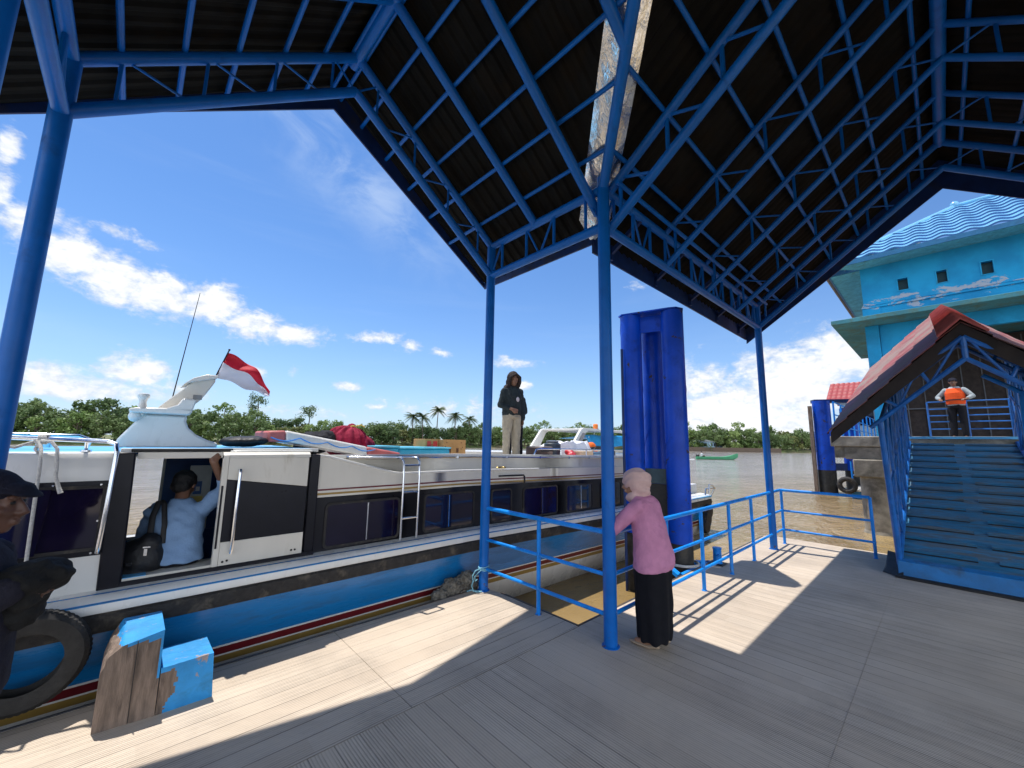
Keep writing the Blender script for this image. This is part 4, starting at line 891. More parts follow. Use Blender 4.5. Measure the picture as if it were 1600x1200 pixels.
m = M(); m.beam((2.72, -.55, .55), (2.86, -.98, .55), .03, 1.1); put('brace', m, TAR, t)
m = M(); m.tube((2.43, -.40, -.5), (2.43, -.40, 3.2), .02, 10); put('guide_bar', m, NAVY, t)
t = thing('pile_guide', 'blue triangular guide frame and white rope ring holding the deck to the piles', 'bracket', (2.8, -1.15, 0))
m = M(); m.path([(2.80+.22*math.cos(a), -1.07+.22*math.sin(a), .03) for a in [i*math.pi/14 for i in range(28)]], .018, 8, closed=True); put('rope_ring', m, ROPEW, t)
m = M(); m.beam((2.3, -1.27, -.02), (2.62, -.95, -.02), .07, .05); m.beam((3.25, -1.27, -.02), (2.96, -.95, -.02), .07, .05); m.beam((2.3, -1.265, -.02), (3.3, -1.265, -.02), .05, .05); put('guide_frame', m, RAILB, t)
t = thing('bollard', 'short blue steel bollard with cross pin on the deck edge beyond the railing', 'bollard', (3.24, -1.40, 0))
m = M(); m.lathe((3.24, -1.40, 0), [(.062, 0), (.06, .02), (.055, .20), (.062, .205), (.062, .225), (.02, .23)], 20); put('bollard_post', m, RAILB, t)
m = M(); m.tube((3.15, -1.46, .13), (3.33, -1.34, .13), .016, 10); put('cross_pin', m, RAILB, t)
m = M(); m.box(3.14, 3.34, -1.5, -1.3, .001, .012); put('base_plate', m, BLACKM, t)
# ------------------------------------------------------------------ the covered gangway
KS = .279
def rz_(s): return .15+KS*(s-4.65)
RN = Vector((-KS, 0, 1)).normalized()                      # normal of the sloping walkway
YL, YR, YC = -3.25, -4.90, -4.075
ramp = thing('covered_gangway', 'sloping blue gangway with lattice sides and a red tiled gable roof climbing to the jetty', 'gangway', (4.65, YC, 0))
m = M(); m.hexa([(4.72, YR, rz_(4.72)-.06), (11.0, YR, rz_(11)-.06), (11.0, YL, rz_(11)-.06), (4.72, YL, rz_(4.72)-.06), (4.72, YR, rz_(4.72)), (11.0, YR, rz_(11)), (11.0, YL, rz_(11)), (4.72, YL, rz_(4.72))]); WK = put('walkway', m, RAMPM, ramp, sm=False)
for i in range(14):
    s = 5.05+.42*i; z = rz_(s)
    for a, b_ in ((YL-.03, -3.97-.02*math.sin(i)), (-4.13-.02*math.cos(i*2), YR+.03)):
        m = M(); m.beam((s, a, z+.018), (s, b_, z+.018), .05, .036, upv=RN); put('cleat', m, RAMPM, WK); m = M(); m.beam((s-.045, a, rz_(s-.045)+.003), (s-.045, b_, rz_(s-.045)+.003), .03, .004, upv=RN); put('cleat_shade_strip', m, BLACKM, WK)  # black strip paints the shadow line below each cleat
m = M(); m.hexa([(4.50, YR-.1, .045), (4.74, YR-.1, .16), (4.74, YL+.02, .16), (4.56, YL+.02, .045), (4.52, YR-.1, .10), (4.74, YR-.1, .19), (4.74, YL+.02, .19), (4.58, YL+.02, .10)]); m.hexa([(4.46, YR-.1, .02), (4.62, YR-.1, .02), (4.62, YL+.02, .02), (4.52, YL+.02, .02), (4.48, YR-.1, .21), (4.66, YR-.1, .23), (4.66, YL+.02, .23), (4.54, YL+.02, .21)]); put('sill', m, RAMPB, ramp, bev=.008)
m = M(); m.hexa([(4.36, YR-.1, .001), (4.9, YR-.1, .001), (4.9, YL+.05, .001), (4.44, YL+.05, .001), (4.38, YR-.1, .03), (4.9, YR-.1, .03), (4.9, YL+.05, .03), (4.46, YL+.05, .03)])
m.hexa([(4.46, -3.28, .003), (4.95, -3.28, .003), (5.1, -3.06, .003), (4.62, -3.06, .003), (4.5, -3.28, .06), (4.95, -3.28, .22), (5.1, -3.1, .22), (4.7, -3.1, .06)]); put('hinge_shoe', m, BLACKM, ramp, bev=.006)
m = M(); m.box(10.6, 11.25, YR-.5, YL+.05, 1.93, 1.985); put('top_flap', m, DECKB, ramp)
GB = mat('gangway_blue', (.010, .12, .42), .35, var=.25, vscale=6, dirt=(.03, .06, .12), dirt_amt=.3)
for Y in (YL, YR):
    m = M()
    for hgt, r in ((.04, .035), (1.0, .022), (1.95, .03)):
        m.tube(V(4.62, Y, rz_(4.62))+RN*hgt, V(10.9, Y, rz_(10.9))+RN*hgt, r, 10)
    T_ = put('side_truss', m, GB, ramp); n = 7
    for i in range(n+1):
        s = lerp(4.62, 10.9, i/n); a = V(s, Y, rz_(s)); k = M(); k.tube(a, a+RN*(1.98), .032 if i % 2 == 0 else .022, 10); put('upright', k, GB, T_)
        if i < n:
            s2 = lerp(4.62, 10.9, (i+1)/n); b_ = V(s2, Y, rz_(s2)); k = M(); k.tube(a+RN*.05, b_+RN*1.0, .024, 8); k.tube(a+RN*1.0, b_+RN*.05, .024, 8); k.tube(a+RN*1.0, b_+RN*1.95, .02, 8); put('lattice', k, GB, T_)
def rfr(s0):
    a = V(s0, 0, rz_(s0)); m = M(); L = a+RN*1.95; T2 = a+RN*2.72
    l, r, c = V(L.x, YL+.1, L.z-.05), V(L.x, YR-.1, L.z-.05), V(T2.x, YC, T2.z); c2 = V(T2.x, YC, T2.z+.26); l2, r2_ = l+V(0, .25, .05), r+V(0, -.25, .05)
    for p, q, rr in ((l, c, .028), (r, c, .028), (l2, c2, .028), (r2_, c2, .028), (c, c2, .028)): m.tube(p, q, rr, 8)
    for f in (.33, .66): m.tube(l.lerp(c, f), l2.lerp(c2, f), .02, 8); m.tube(r.lerp(c, f), r2_.lerp(c2, f), .02, 8); m.tube(l.lerp(c, f), l2.lerp(c2, f+.3), .015, 8); m.tube(r.lerp(c, f), r2_.lerp(c2, f+.3), .015, 8)
    put('roof_frame', m, GB, ramp)
for s0 in (4.62, 6.2, 7.8, 9.3, 10.8): rfr(s0)
m = M(); m.tube(V(6.2, YR+.3, rz_(6.2))+RN*1.98, V(6.2, YC-.2, rz_(6.2))+RN*2.25, .03, 8); m.beam(V(6.2, YR+.3, rz_(6.2)), V(6.2, YR+.3, rz_(6.2))+RN*2, .05, .05); put('lamp_bracket', m, RAILB, ramp)
def courses(m, fn, nu, nr, step):
    # overlapping tile courses: each strip starts a step above the one below it
    for r in range(nr):
        b0 = len(m.v)
        for k in range(nu+1):
            u = k/nu; m.v += [V(*fn(u, r/nr, 0)), V(*fn(u, r/nr, step)), V(*fn(u, (r+.5)/nr, step*.5)), V(*fn(u, (r+1)/nr, 0))]
        for k in range(nu):
            a = b0+4*k
            for j in range(3): m.f.append((a+j, a+4+j, a+5+j, a+j+1)); m.mi.append(1 if j == 0 else 0)
# roof: dark edge boards, ribbed red tiles above, ridge caps
A0 = 3.9; A1 = 10.4
def rp(s, y, dz): # point on roof surface
    f = abs(y-YC)/1.33; return (s, y, rz_(s)+lerp(3.20, 1.91, f)+dz)
for sg in (1, -1):
    ye = YC+sg*1.33; m = M()
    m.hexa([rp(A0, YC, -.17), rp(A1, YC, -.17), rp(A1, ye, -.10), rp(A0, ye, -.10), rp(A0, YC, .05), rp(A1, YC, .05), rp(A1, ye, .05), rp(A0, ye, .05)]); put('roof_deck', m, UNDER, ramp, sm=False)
    m = M()
    def fn(u, v, dz, sg=sg, ye=ye):
        y = lerp(ye+sg*.03, YC, v); s = lerp(A0-.04, A1+.04, u); return rp(s, y, .06+.014*math.sin(2*math.pi*s/.21)+dz)
    courses(m, fn, 220, 6, .024); o = put('tiles', m, [REDT, REDT_SHADE], ramp, clean=False, ang=30)
m = M()
for i in range(22):
    s = A0-.06+i*.30
    for sg in (1, -1): m.hexa([(s, YC, rz_(s)+3.30), (s+.32, YC, rz_(s+.32)+3.28), (s+.32, YC+sg*.20, rz_(s+.32)+3.09), (s, YC+sg*.20, rz_(s)+3.11), (s, YC, rz_(s)+3.33), (s+.32, YC, rz_(s+.32)+3.30), (s+.32, YC+sg*.21, rz_(s+.32)+3.11), (s, YC+sg*.21, rz_(s)+3.14)])
put('ridge_cap', m, mat('red_ridge_tile', (.38, .075, .065), .5, var=.2), ramp)

# ------------------------------------------------------------------ fixed jetty
jet = thing('concrete_jetty', 'weathered concrete jetty slab on a thick column over the brown water', 'jetty', (11, -2.45, WZ))
m = M(); m.box(10.62, 40, -14, -1.72, 1.72, 1.99); put('slab', m, CONC, jet, bev=.02)
m = M(); m.box(10.7, 11.25, -9, -1.78, 1.42, 1.717); m.box(10.66, 40, -3.0, -2.0, 1.40, 1.715); put('beam', m, CONC, jet, bev=.02)
m = M(); m.box(10.6, 11.3, -2.95, -2.15, .95, 1.40); put('column_cap', m, CONC, jet, bev=.03)
m = M(); m.tube((10.95, -2.52, -3), (10.95, -2.52, .95), .30, 28); m.lathe((10.95, -2.52, -.5), [(.31, 0), (.33, .05), (.31, .12)], 24); put('column', m, CONC, jet)
for x, y in ((16, -2.5), (22, -2.5), (28, -2.5), (11, -8), (16, -8)): m = M(); m.tube((x, y, -3), (x, y, 1.4), .28, 20); put('column', m, CONC, jet)
def jrail(name, lb, P, Q, n, hs=(.3, .6, .95), base=1.99, mt=RAILB):
    t = thing(name, lb, 'railing', (P[0], P[1], base)); P = V(*P, base); Q = V(*Q, base)
    for h_ in hs: m = M(); m.tube(P+V(0, 0, h_), Q+V(0, 0, h_), .018, 8); put('rail', m, mt, t)
    for i in range(n+1): m = M(); a = P.lerp(Q, i/n); m.tube(a, a+V(0, 0, hs[-1]), .022, 8); put('stanchion', m, mt, t)
jrail('jetty_railing', 'blue railing along the river edge of the concrete jetty beside the red roofed hut', (10.9, -1.82), (30, -1.82), 16)
jrail('jetty_railing', 'horizontal blue railing across the landing behind the top of the gangway', (13.1, -3.6), (13.1, -8.0), 6, (.25, .45, .62, .8, 1.0), mt=GB)  # darker blue puts the shade of the landing into the rail colour
# breasting piles by the jetty
t = thing('mooring_pile_pair', 'two blue tubular piles joined by a beam standing in the river at the jetty corner', 'mooring pile', (21.6, -.2, WZ))
for x, y, r, hh in ((21.6, .16, .36, 3.95), (22.4, -.75, .33, 3.6)):
    m = M(); m.tube((x, y, -2), (x, y, hh), r, 28); P_ = put('pile', m, ROYAL, t); m = M(); m.tube((x, y, -2), (x, y, .6), r+.006, 28); put('tarred_foot', m, TAR, P_)
m = M(); m.beam((21.6, .5, 3.95), (22.6, -1.4, 3.95), .5, .16); m.beam((21.7, .1, .75), (22.4, -.75, .75), .2, .35); put('cross_beam', m, NAVY, t)
m = M(); m.box(21.2, 21.4, .50, .64, -2, 3.7); put('timber_fender', m, WOOD, t)
t = thing('work_float', 'small blue and white floating work platform with a tyre beside the jetty column', 'float', (20.5, -1.4, WZ))
m = M(); m.box(19.5, 22.5, -2.3, -.95, -.6, -.15); put('float_body', m, mat('float_blue', (.03, .2, .4), .5), t, bev=.03); m = M(); m.box(19.45, 22.55, -2.35, -.9, -.145, -.08); put('float_deck', m, WHITE, t)
for y in (-1.0, -1.6): m = M(); m.tube((19.7, y, -.1), (19.7, y, 1.1), .03); m.tube((19.7, y, .5), (21.5, y, .5), .02); put('float_rail', m, RAILB, t)
m = M(); m.path([(19.35, -.85+.26*math.cos(a), .1+.26*math.sin(a)) for a in [i*math.pi/9 for i in range(18)]], .10, 10, closed=True); tag(put('tyre_fender', m, RUBBER, None, loc=(19.35, -.85, 0)), 'small black tyre hanging on the end of the floating work platform', 'tyre')

# ------------------------------------------------------------------ terminal building
bld = thing('terminal_building', 'cyan plastered terminal building with peeling paint, small square vents and a blue metal tile roof', 'building', (15, -7, 2))
F = 15.0; YB0, YB1 = -2.35, -14.0
SAL = mat('peeling_cyan_plaster', (.008, .31, .60), .8, var=.15, vscale=1.2, bump=.3, bscale=25, dirt=(.02, .20, .36), dirt_amt=.3, dscale=.9)
def peel_material():
    m = bpy.data.materials.new('flaking_cyan_plaster'); m.use_nodes = True; nt = m.node_tree; nt.nodes.clear(); g = G(nt)
    out = g.n('ShaderNodeOutputMaterial'); b = g.n('ShaderNodeBsdfPrincipled'); nt.links.new(b.outputs[0], out.inputs[0])
    tc = g.n('ShaderNodeTexCoord').outputs['Object']; sp = g.n('ShaderNodeSeparateXYZ'); g.put(sp.inputs[0], tc)
    c = g.mix(g.smooth(g.noise(tc, 1.1, 6), .35, .65), (.005, .27, .54), (.010, .37, .68))
    # paint flakes off in a band round the string course
    band = g.m('SUBTRACT', 1, g.smooth(g.m('ABSOLUTE', g.m('SUBTRACT', sp.outputs[2], 4.55)), .05, .60))
    pn = g.m('ADD', g.noise(g.scale(tc, 1, 1.1, 2.2), 1.4, 9, .7, .3), g.m('MULTIPLY', band, .30))
    c = g.mix(g.smooth(pn, .80, .84), c, (.42, .46, .52))
    g.put(b.inputs['Base Color'], c); b.inputs['Roughness'].default_value = .8
    bp = g.n('ShaderNodeBump'); bp.inputs['Strength'].default_value = .3; g.put(bp.inputs['Height'], g.noise(tc, 14, 6)); nt.links.new(bp.outputs[0], b.inputs['Normal']); return m
PEEL = peel_material()
vents = [(-3.27, -3.51), (-4.17, -4.39), (-5.10, -5.33), (-6.05, -6.3), (-7.0, -7.25)]
m = M(); xs = [YB0]+[v for p in vents for v in p]+[YB1]
for i in range(0, len(xs), 2): m.box(F, F+.2, xs[i], xs[i+1], 6.02, 7.95)
for a, b_ in vents: m.box(F, F+.2, a, b_, 6.02, 6.92); m.box(F, F+.2, a, b_, 7.31, 7.95)
put('upper_wall', m, PEEL, bld, sm=False)
for a, b_ in vents:
    m = M(); m.box(F-.02, F+.01, a+.03, b_-.03, 6.895, 6.92); m.box(F-.02, F+.01, a+.03, b_-.03, 7.31, 7.335); m.box(F-.02, F+.01, b_-.03, b_, 6.92, 7.31); m.box(F-.02, F+.01, a, a+.03, 6.92, 7.31); W = put('vent', m, CYAN, bld, sm=False)
    m = M(); m.box(F+.15, F+.16, a, b_, 6.88, 7.37); put('vent_grille', m, mat('dark_green_grille', (.01, .05, .06), .7), W)
m = M(); m.box(F+.2, 22, YB0, YB0-.2, 6.02, 7.95); m.box(21.8, 22, YB0-.2, YB1, 2, 7.95); put('side_wall', m, SAL, bld, sm=False)
m = M(); m.box(F-.05, F+.0, YB0+.05, YB1, 6.47, 6.54); m.box(F-.03, F, YB0+.03, YB1, 6.56, 6.59); m.box(F-.04, F, YB0+.04, YB0-.42, 6.03, 6.46); put('string_course', m, PEEL, bld, sm=False)
SOF = mat('stained_soffit', (.06, .25, .30), .85, var=.25, vscale=1.5, dirt=(.10, .16, .12), dirt_amt=.6)
m = M(); m.box(13.95, 21.5, -1.55, YB1, 5.84, 5.98); put('canopy_slab', m, SOF, bld, bev=.01)
m = M(); m.box(F-.1, 15.5, YB0+.02, -2.68, 1.99, 5.835); put('corner_column', m, SAL, bld, bev=.01)
for y in (-8.2, -12.5): m = M(); m.box(F-.1, 15.4, y, y-.5, 1.99, 5.835); put('column', m, SAL, bld, bev=.01)
# arched-corner openings of the ground storey
def arch(y0, y1, top, nm):
    m = M(); pts = [(y0, 5.835), (y0, 2.0), (y0-.16, 2.0), (y0-.16, 4.75)]
    for k in range(1, 8): a = k/8*math.pi/2; pts.append((y0-.16-.42*(1-math.cos(a)), 4.75+.42*math.sin(a)))
    pts += [(y0-.85, 5.17), (y0-.85, 5.37), (y1+.85, 5.37), (y1+.85, 5.17)]
    for k in range(7, 0, -1): a = k/8*math.pi/2; pts.append((y1+.16+.42*(1-math.cos(a)), 4.75+.42*math.sin(a)))
    pts += [(y1+.16, 4.75), (y1+.16, 2.0), (y1, 2.0), (y1, 5.835)]
    m.prism(pts, F+.02, F+.2, ax='x'); put(nm, m, SAL, bld, sm=False)
arch(-2.69, -8.18, 5.4, 'arch_panel'); arch(-8.72, -12.48, 5.4, 'arch_panel')
m = M(); m.box(19, 19.2, -2.6, YB1, 1.99, 5.8); put('inner_wall', m, mat('dim_brown_wall', (.05, .035, .03), .8, var=.3), bld)
m = M()
for y in [-3-.5*i for i in range(22)]: m.box(18.9, 18.95, y, y-.03, 2, 5.7)
m.box(18.88, 18.94, -2.7, YB1, 3.2, 3.25); put('inner_grille', m, mat('grey_bars', (.12, .12, .13), .6), bld)
# hipped roof in stepped, rippled metal tiles
E0, E1, Y0_, Y1_ = 14.05, 21.6, -1.5, -15; RX, RZ, EZ = 17.6, 10.35, 8.03
RY0, RY1 = -4.9, -11.5
def roofface(name, c00, c01, c10, c11, nw, nr):
    c00, c01, c10, c11 = map(Vector, (c00, c01, c10, c11)); L = (c01-c00).length
    def fn(u, v, dz):
        a = c00.lerp(c01, u).lerp(c10.lerp(c11, u), v); d_ = (c01-c00).normalized(); x = (a-c00).dot(d_)
        return a+V(0, 0, .035*math.sin(x/.55*2*math.pi)+dz)
    m = M(); courses(m, fn, nw, nr, .055); o = put(name, m, [BTILE, BTILE_SHADE], bld, clean=False, ang=28)
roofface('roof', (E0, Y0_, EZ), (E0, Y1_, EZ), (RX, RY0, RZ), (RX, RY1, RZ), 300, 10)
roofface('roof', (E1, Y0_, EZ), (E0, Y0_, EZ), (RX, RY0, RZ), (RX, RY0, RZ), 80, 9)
m = M(); m.tube((E0, Y0_, EZ+.03), (RX, RY0, RZ+.05), .06, 8); m.tube((RX, RY0, RZ+.06), (RX, RY1, RZ+.06), .06, 8); m.ell((RX, RY0, RZ+.1), .12); put('ridge_cap', m, BTILE, bld)
m = M(); m.box(E0-.01, E0+.03, Y0_, Y1_, EZ-.16, EZ-.01); m.box(E0, E1, Y0_-.02, Y0_+.02, EZ-.16, EZ-.01); put('eaves_board', m, mat('dark_blue_board', (.01, .14, .30), .5), bld)
m = M(); m.hexa([(E0+.03, Y0_-.02, EZ-.14), (F, YB0, EZ-.10), (F, YB1, EZ-.10), (E0+.03, YB1, EZ-.14), (E0+.03, Y0_-.02, EZ-.12), (F, YB0, EZ-.08), (F, YB1, EZ-.08), (E0+.03, YB1, EZ-.12)])
m.box(F+.001, E1, YB0+.0, Y0_-.02, EZ-.14, EZ-.12); put('soffit', m, mat('pale_teal_soffit', (.10, .40, .50), .8, var=.2, dirt=(.10, .2, .18), dirt_amt=.3), bld)
m = M(); m.tube((E0+.1, Y0_+.07, EZ-.12), (E1, Y0_+.07, EZ-.12), .06, 10); put('gutter', m, WOOD, bld)
# red roofed hut further along the jetty
t = thing('red_roofed_hut', 'small hut with a ribbed red roof on the jetty behind the blue pile', 'hut', (27, -.7, 2))
m = M(); m.box(26, 29, -3, .0, 1.99, 4.3); put('wall', m, mat('pale_wall', (.45, .55, .62), .7), t); m = M(); m.grid(lambda u, v: (lerp(25.6, 27.5, v), lerp(.55, -4.0, u), lerp(4.3, 5.45, v)+.03*abs(math.sin(u*60))+.04*(1-(v*5) % 1)), 240, 30); m.grid(lambda u, v: (lerp(29.4, 27.5, v), lerp(.55, -4.0, u), lerp(4.3, 5.45, v)), 2, 2)
put('roof', m, mat('ribbed_red_roof', (.30, .045, .04), .5, var=.15), t, clean=False); m = M(); m.prism([(25.7, 4.3), (29.3, 4.3), (27.5, 5.4)], .3, .32); put('gable', m, REDT, t)
m = M(); m.box(25.95, 26, -1.4, -.8, 2.9, 3.9); put('window', m, GLASS, t)
m = M(); m.box(24, 30, -1.72, .7, 1.7, 1.99); put('platform', m, CONC, t)

# ------------------------------------------------------------------ far bank: house, wall, long boat
hx, hy = shore(69, 143)
t = thing('riverside_house', 'small pale blue house on the far bank between the piles and the green trees', 'house', (hx, hy, .3), rad(-0), local=True)
m = M(); m.box(-5, 7, -3, 3, .2, 2.6); put('wall', m, mat('pale_blue_house', (.35, .5, .62), .7), t); m = M(); m.prism([(-3.6, 2.6), (3.6, 2.6), (0, 3.5)], -5.5, 7.5, ax='x'); put('roof', m, mat('grey_roof', (.42, .44, .46), .6), t)
for x in (-3.6, -1.2, 1.4, 4.6): m = M(); m.box(x, x+1.1, -3.05, -3.0, 1.0, 2.0); m.box(-5.05, -5.0, -1+x*.3, -.2+x*.3, 1, 2); put('window', m, DARKI, t)
def bankwall():
    m = M(); P = [(60, 136.5), (76, 135.4), (90, 135.2)]
    for (a, b_), (c, d_) in zip(P, P[1:]): s0, t0 = shore(a, b_); s1, t1 = shore(c, d_); m.beam((s0, t0, .15), (s1, t1, .15), .6, 1.6)
    return m
w = put('embankment', bankwall(), mat('brown_revetment', (.12, .085, .06), .9, var=.3), None, loc=(*shore(76, 135), 0)); tag(w, 'low brown timber embankment at the waterline below the pale blue house', 'embankment')
lx, ly = 61.5, 19.8
an = math.atan2(-.6839, .7296)
t = thing('longboat', 'slim green wooden motor longboat crossing the open river', 'boat', (lx, ly, WZ), an, local=True)
m = M(); N_ = 24; b0 = 0
for i in range(N_+1):
    u = i/N_; x = lerp(-3.0, 3.3, u); w_ = .52*max(.06, min(1, u*5+.6))*(1 if u < .6 else max(.05, 1-((u-.6)/.4)**2)); zt = .42+.55*max(0, (u-.62)/.38)**1.6; zb = .0+.5*max(0, (u-.8)/.2)**2
    for a, z in ((-w_, zt), (-w_*.75, zb+.06), (0, zb-.1), (w_*.75, zb+.06), (w_, zt), (w_*.9, zt-.02), (0, zb+.12), (-w_*.9, zt-.02)): m.v.append(V(x, a, z))
for i in range(N_):
    for j in range(8): k = (j+1) % 8; m.f.append((i*8+j, i*8+k, (i+1)*8+k, (i+1)*8+j)); m.mi.append(0)
m.f += [tuple(range(8)), tuple(N_*8+j for j in range(8))]; m.mi += [0, 0]
put('hull', m, mat('green_boat_paint', (.05, .27, .13), .5, var=.2), t); m = M(); m.box(-1.4, 1.6, -.35, .35, .26, .30); put('floor_boards', m, mat('dark_green_boards', (.02, .09, .05), .7), t)
m = M(); m.tube((-2.8, 0, .5), (-4.4, 0, -.1), .035, 8); m.box(-3.0, -2.6, -.15, .15, .42, .7); put('outboard_motor', m, BLACKM, t)
wk = M(); random.seed(3)
for i in range(120): u = random.random(); wk.ell((-3.6-5*u*u, random.uniform(-.5, .5)*(1+u), -.0), (.16*(1-u)+.05, .12, .03), n=6)
foam = put('wake_foam', wk, mat('foam', (.75, .76, .78), .9), None, loc=(lx, ly, WZ)); foam.rotation_euler = (0, 0, an)
foam.data.transform(Matrix.Translation((lx, ly, WZ))); tag(foam, None, None, None, 'stuff'); foam['label'] = 'white foam trailing in the wake of the longboat'; foam['category'] = 'foam'

# ------------------------------------------------------------------ vegetation
def leafmat(n, a, b_, tr=.25):
    m = bpy.data.materials.new(n); m.use_nodes = True; nt = m.node_tree; nt.nodes.clear(); g = G(nt)
    out = g.n('ShaderNodeOutputMaterial'); b = g.n('ShaderNodeBsdfPrincipled'); oi = g.n('ShaderNodeObjectInfo'); tc = g.n('ShaderNodeTexCoord').outputs['Object']
    f = g.m('ADD', g.m('MULTIPLY', oi.outputs['Random'], .6), g.m('MULTIPLY', g.smooth(g.noise(tc, .6, 4), .35, .65), .4))
    c = g.mix(f, a, b_); g.put(b.inputs['Base Color'], c); b.inputs['Roughness'].default_value = .6; b.inputs['Specular IOR Level'].default_value = .3
    tl = g.n('ShaderNodeBsdfTranslucent'); g.put(tl.inputs[0], c); mx = g.n('ShaderNodeMixShader'); mx.inputs[0].default_value = tr
    nt.links.new(b.outputs[0], mx.inputs[1]); nt.links.new(tl.outputs[0], mx.inputs[2]); nt.links.new(mx.outputs[0], out.inputs[0]); return m
LEAF = [leafmat('mangrove_leaves', (.075, .125, .035), (.16, .22, .075)), leafmat('bright_leaves', (.13, .21, .05), (.23, .30, .09)), leafmat('dark_leaves', (.05, .09, .03), (.11, .165, .055)), leafmat('olive_leaves', (.11, .13, .035), (.18, .19, .06))]
BARK = mat('bark', (.13, .10, .075), .9, var=.3)
def tree_proto(kind, mt, seed, h=8, w_=6, dens=1.0, trunk=.35):
    random.seed(seed); t = thing('tree', '', 'tree', (0, 0, 0), local=True)
    m = M(); m.path([(0, 0, -.5), (.1, .05, h*.25), (-.1, .1, h*.55), (.05, 0, h*.85)], [.22, .17, .11, .04], 8)
    lim = []
    for k in range(6):
        a = k*1.05+random.random(); z0 = h*random.uniform(.2, .6); e_ = V(math.cos(a)*w_*.36, math.sin(a)*w_*.36, min(h*.92, z0+h*random.uniform(.1, .3))); m.path([(0, 0, z0), V(0, 0, z0).lerp(e_, .5)+V(0, 0, .3), e_], [.09, .06, .025], 6); lim.append(e_)
    put('trunk', m, BARK, t)
    m = M(); nb = int(40*dens)
    for b_ in range(nb):
        ph = random.random()*6.28; zz_ = random.uniform(trunk*.5, 1)**.9; rr = math.sqrt(random.random())*w_*.5*(1-.55*max(0, (zz_-.55)/.45)**1.5)
        c = V(math.cos(ph)*rr, math.sin(ph)*rr, h*zz_*.92+.2); R_ = random.uniform(.55, 1.15)*w_/7
        for k in range(38):
            d_ = V(random.gauss(0, 1), random.gauss(0, 1), random.gauss(0, .8)); d_.normalize(); p = c+d_*R_*random.uniform(.65, 1.1); sz = random.uniform(.20, .42)*(1 if kind != 'fine' else .75)
            n_ = (d_+V(random.gauss(0, .5), random.gauss(0, .5), random.gauss(.3, .5))).normalized(); a = n_.orthogonal().normalized(); a.rotate(Matrix.Rotation(random.random()*6.28, 3, n_)); q = n_.cross(a)
            k0 = len(m.v); m.v += [p-a*sz, p+q*sz*.55, p+a*sz, p-q*sz*.55]; m.f.append((k0, k0+1, k0+2, k0+3)); m.mi.append(0)
    put('crown', m, mt, t, sm=False, clean=False); return t
PR = [tree_proto('a', LEAF[0], 1, 8, 7), tree_proto('b', LEAF[0], 2, 7, 8, 1.1, .12), tree_proto('c', LEAF[1], 3, 7, 6.5, 1.0, .15), tree_proto('d', LEAF[2], 4, 8.5, 6.5), tree_proto('fine', LEAF[1], 5, 9, 6, .8), tree_proto('e', LEAF[3], 6, 6.5, 6, .9, .15), tree_proto('f', LEAF[2], 7, 7, 8, 1.1, .1)]
used = [False]*len(PR)
def place_tree(k, X, Y, sc_, label, group, sz=None):
    s, t_ = shore(X, Y); s3 = (sc_*random.uniform(.9, 1.15), sc_*random.uniform(.9, 1.15), (sz or sc_))
    if not used[k]:
        used[k] = True; o = PR[k]; o.location = (s, t_, .3); o.rotation_euler = (0, 0, random.random()*6.28); o.scale = s3
    else: o = dup(PR[k], (s, t_, .3), random.random()*6.28, sc_=s3)
    o['label'] = label; o['group'] = group; return o
def shoreY(a, off):                       # point on the bank along a view direction, off metres inland
    for (x0, y0), (x1, y1) in zip(shl, shl[1:]):
        a0, a1 = x0/y0, x1/y1
        if a0 <= a <= a1:
            # intersect the ray X = a*Y with the bank segment
            dx, dy = x1-x0, y1-y0; Y = (x0*dy-y0*dx)/(a*dy-dx); L = math.hypot(a, 1)*Y; f = (L+off)/L; return a*Y*f, Y*f
    return None
SEG = [(-9, -.90, 'dense mangrove tree in the dark wood at the far left bank', 'mangrove wood left of the radar arch', (0, 1, 6, 3, 0, 1, 2), 1.0),
       (-.90, -.62, 'leafy tree on the bank beneath the drooping flag', 'trees behind the flag', (0, 2, 2, 1, 0, 4, 3), .95),
       (-.62, -.36, 'bushy tree on the bank behind the crimson cargo bundle', 'trees behind the roof cargo', (5, 2, 3, 0, 6, 5, 1), .80),
       (-.36, -.08, 'shorter tree on the bank growing among the coconut palms', 'trees around the palms', (5, 1, 2, 6, 0), .88),
       (-.08, .26, 'round green tree on the bank between the standing man and the piles', 'trees right of the standing man', (0, 1, 2, 4, 0), .92),
       (.26, .60, 'yellow green tree on the bank near the pale blue house', 'trees by the far house', (4, 2, 0, 1, 2), 1.05),
       (.60, 9, 'mangrove tree fringing the water at the far right bank', 'mangroves at the right', (1, 0, 6, 0, 5), .92)]
random.seed(11)
a = -1.75
while a < 1.25:
    seg = [q for q in SEG if q[0] <= a < q[1]][0]
    for row, off in ((0, 3.5), (1, 9.5)):
        p = shoreY(a+random.uniform(-.008, .008), off+random.uniform(-1, 1.5))
        if p: 
            k = random.choice(seg[4]); k = k if row else random.choice([q for q in seg[4] if q in (1, 2, 5, 6, 0)] or seg[4])
            place_tree(k, p[0], p[1], seg[5]*random.uniform(.82, 1.12)*(.86 if row == 0 else 1.05), seg[2], seg[3])
    Yd = p[1] if p else 130; a += 3.5/Yd*random.uniform(.85, 1.15)*math.sqrt(1+a*a)*.9
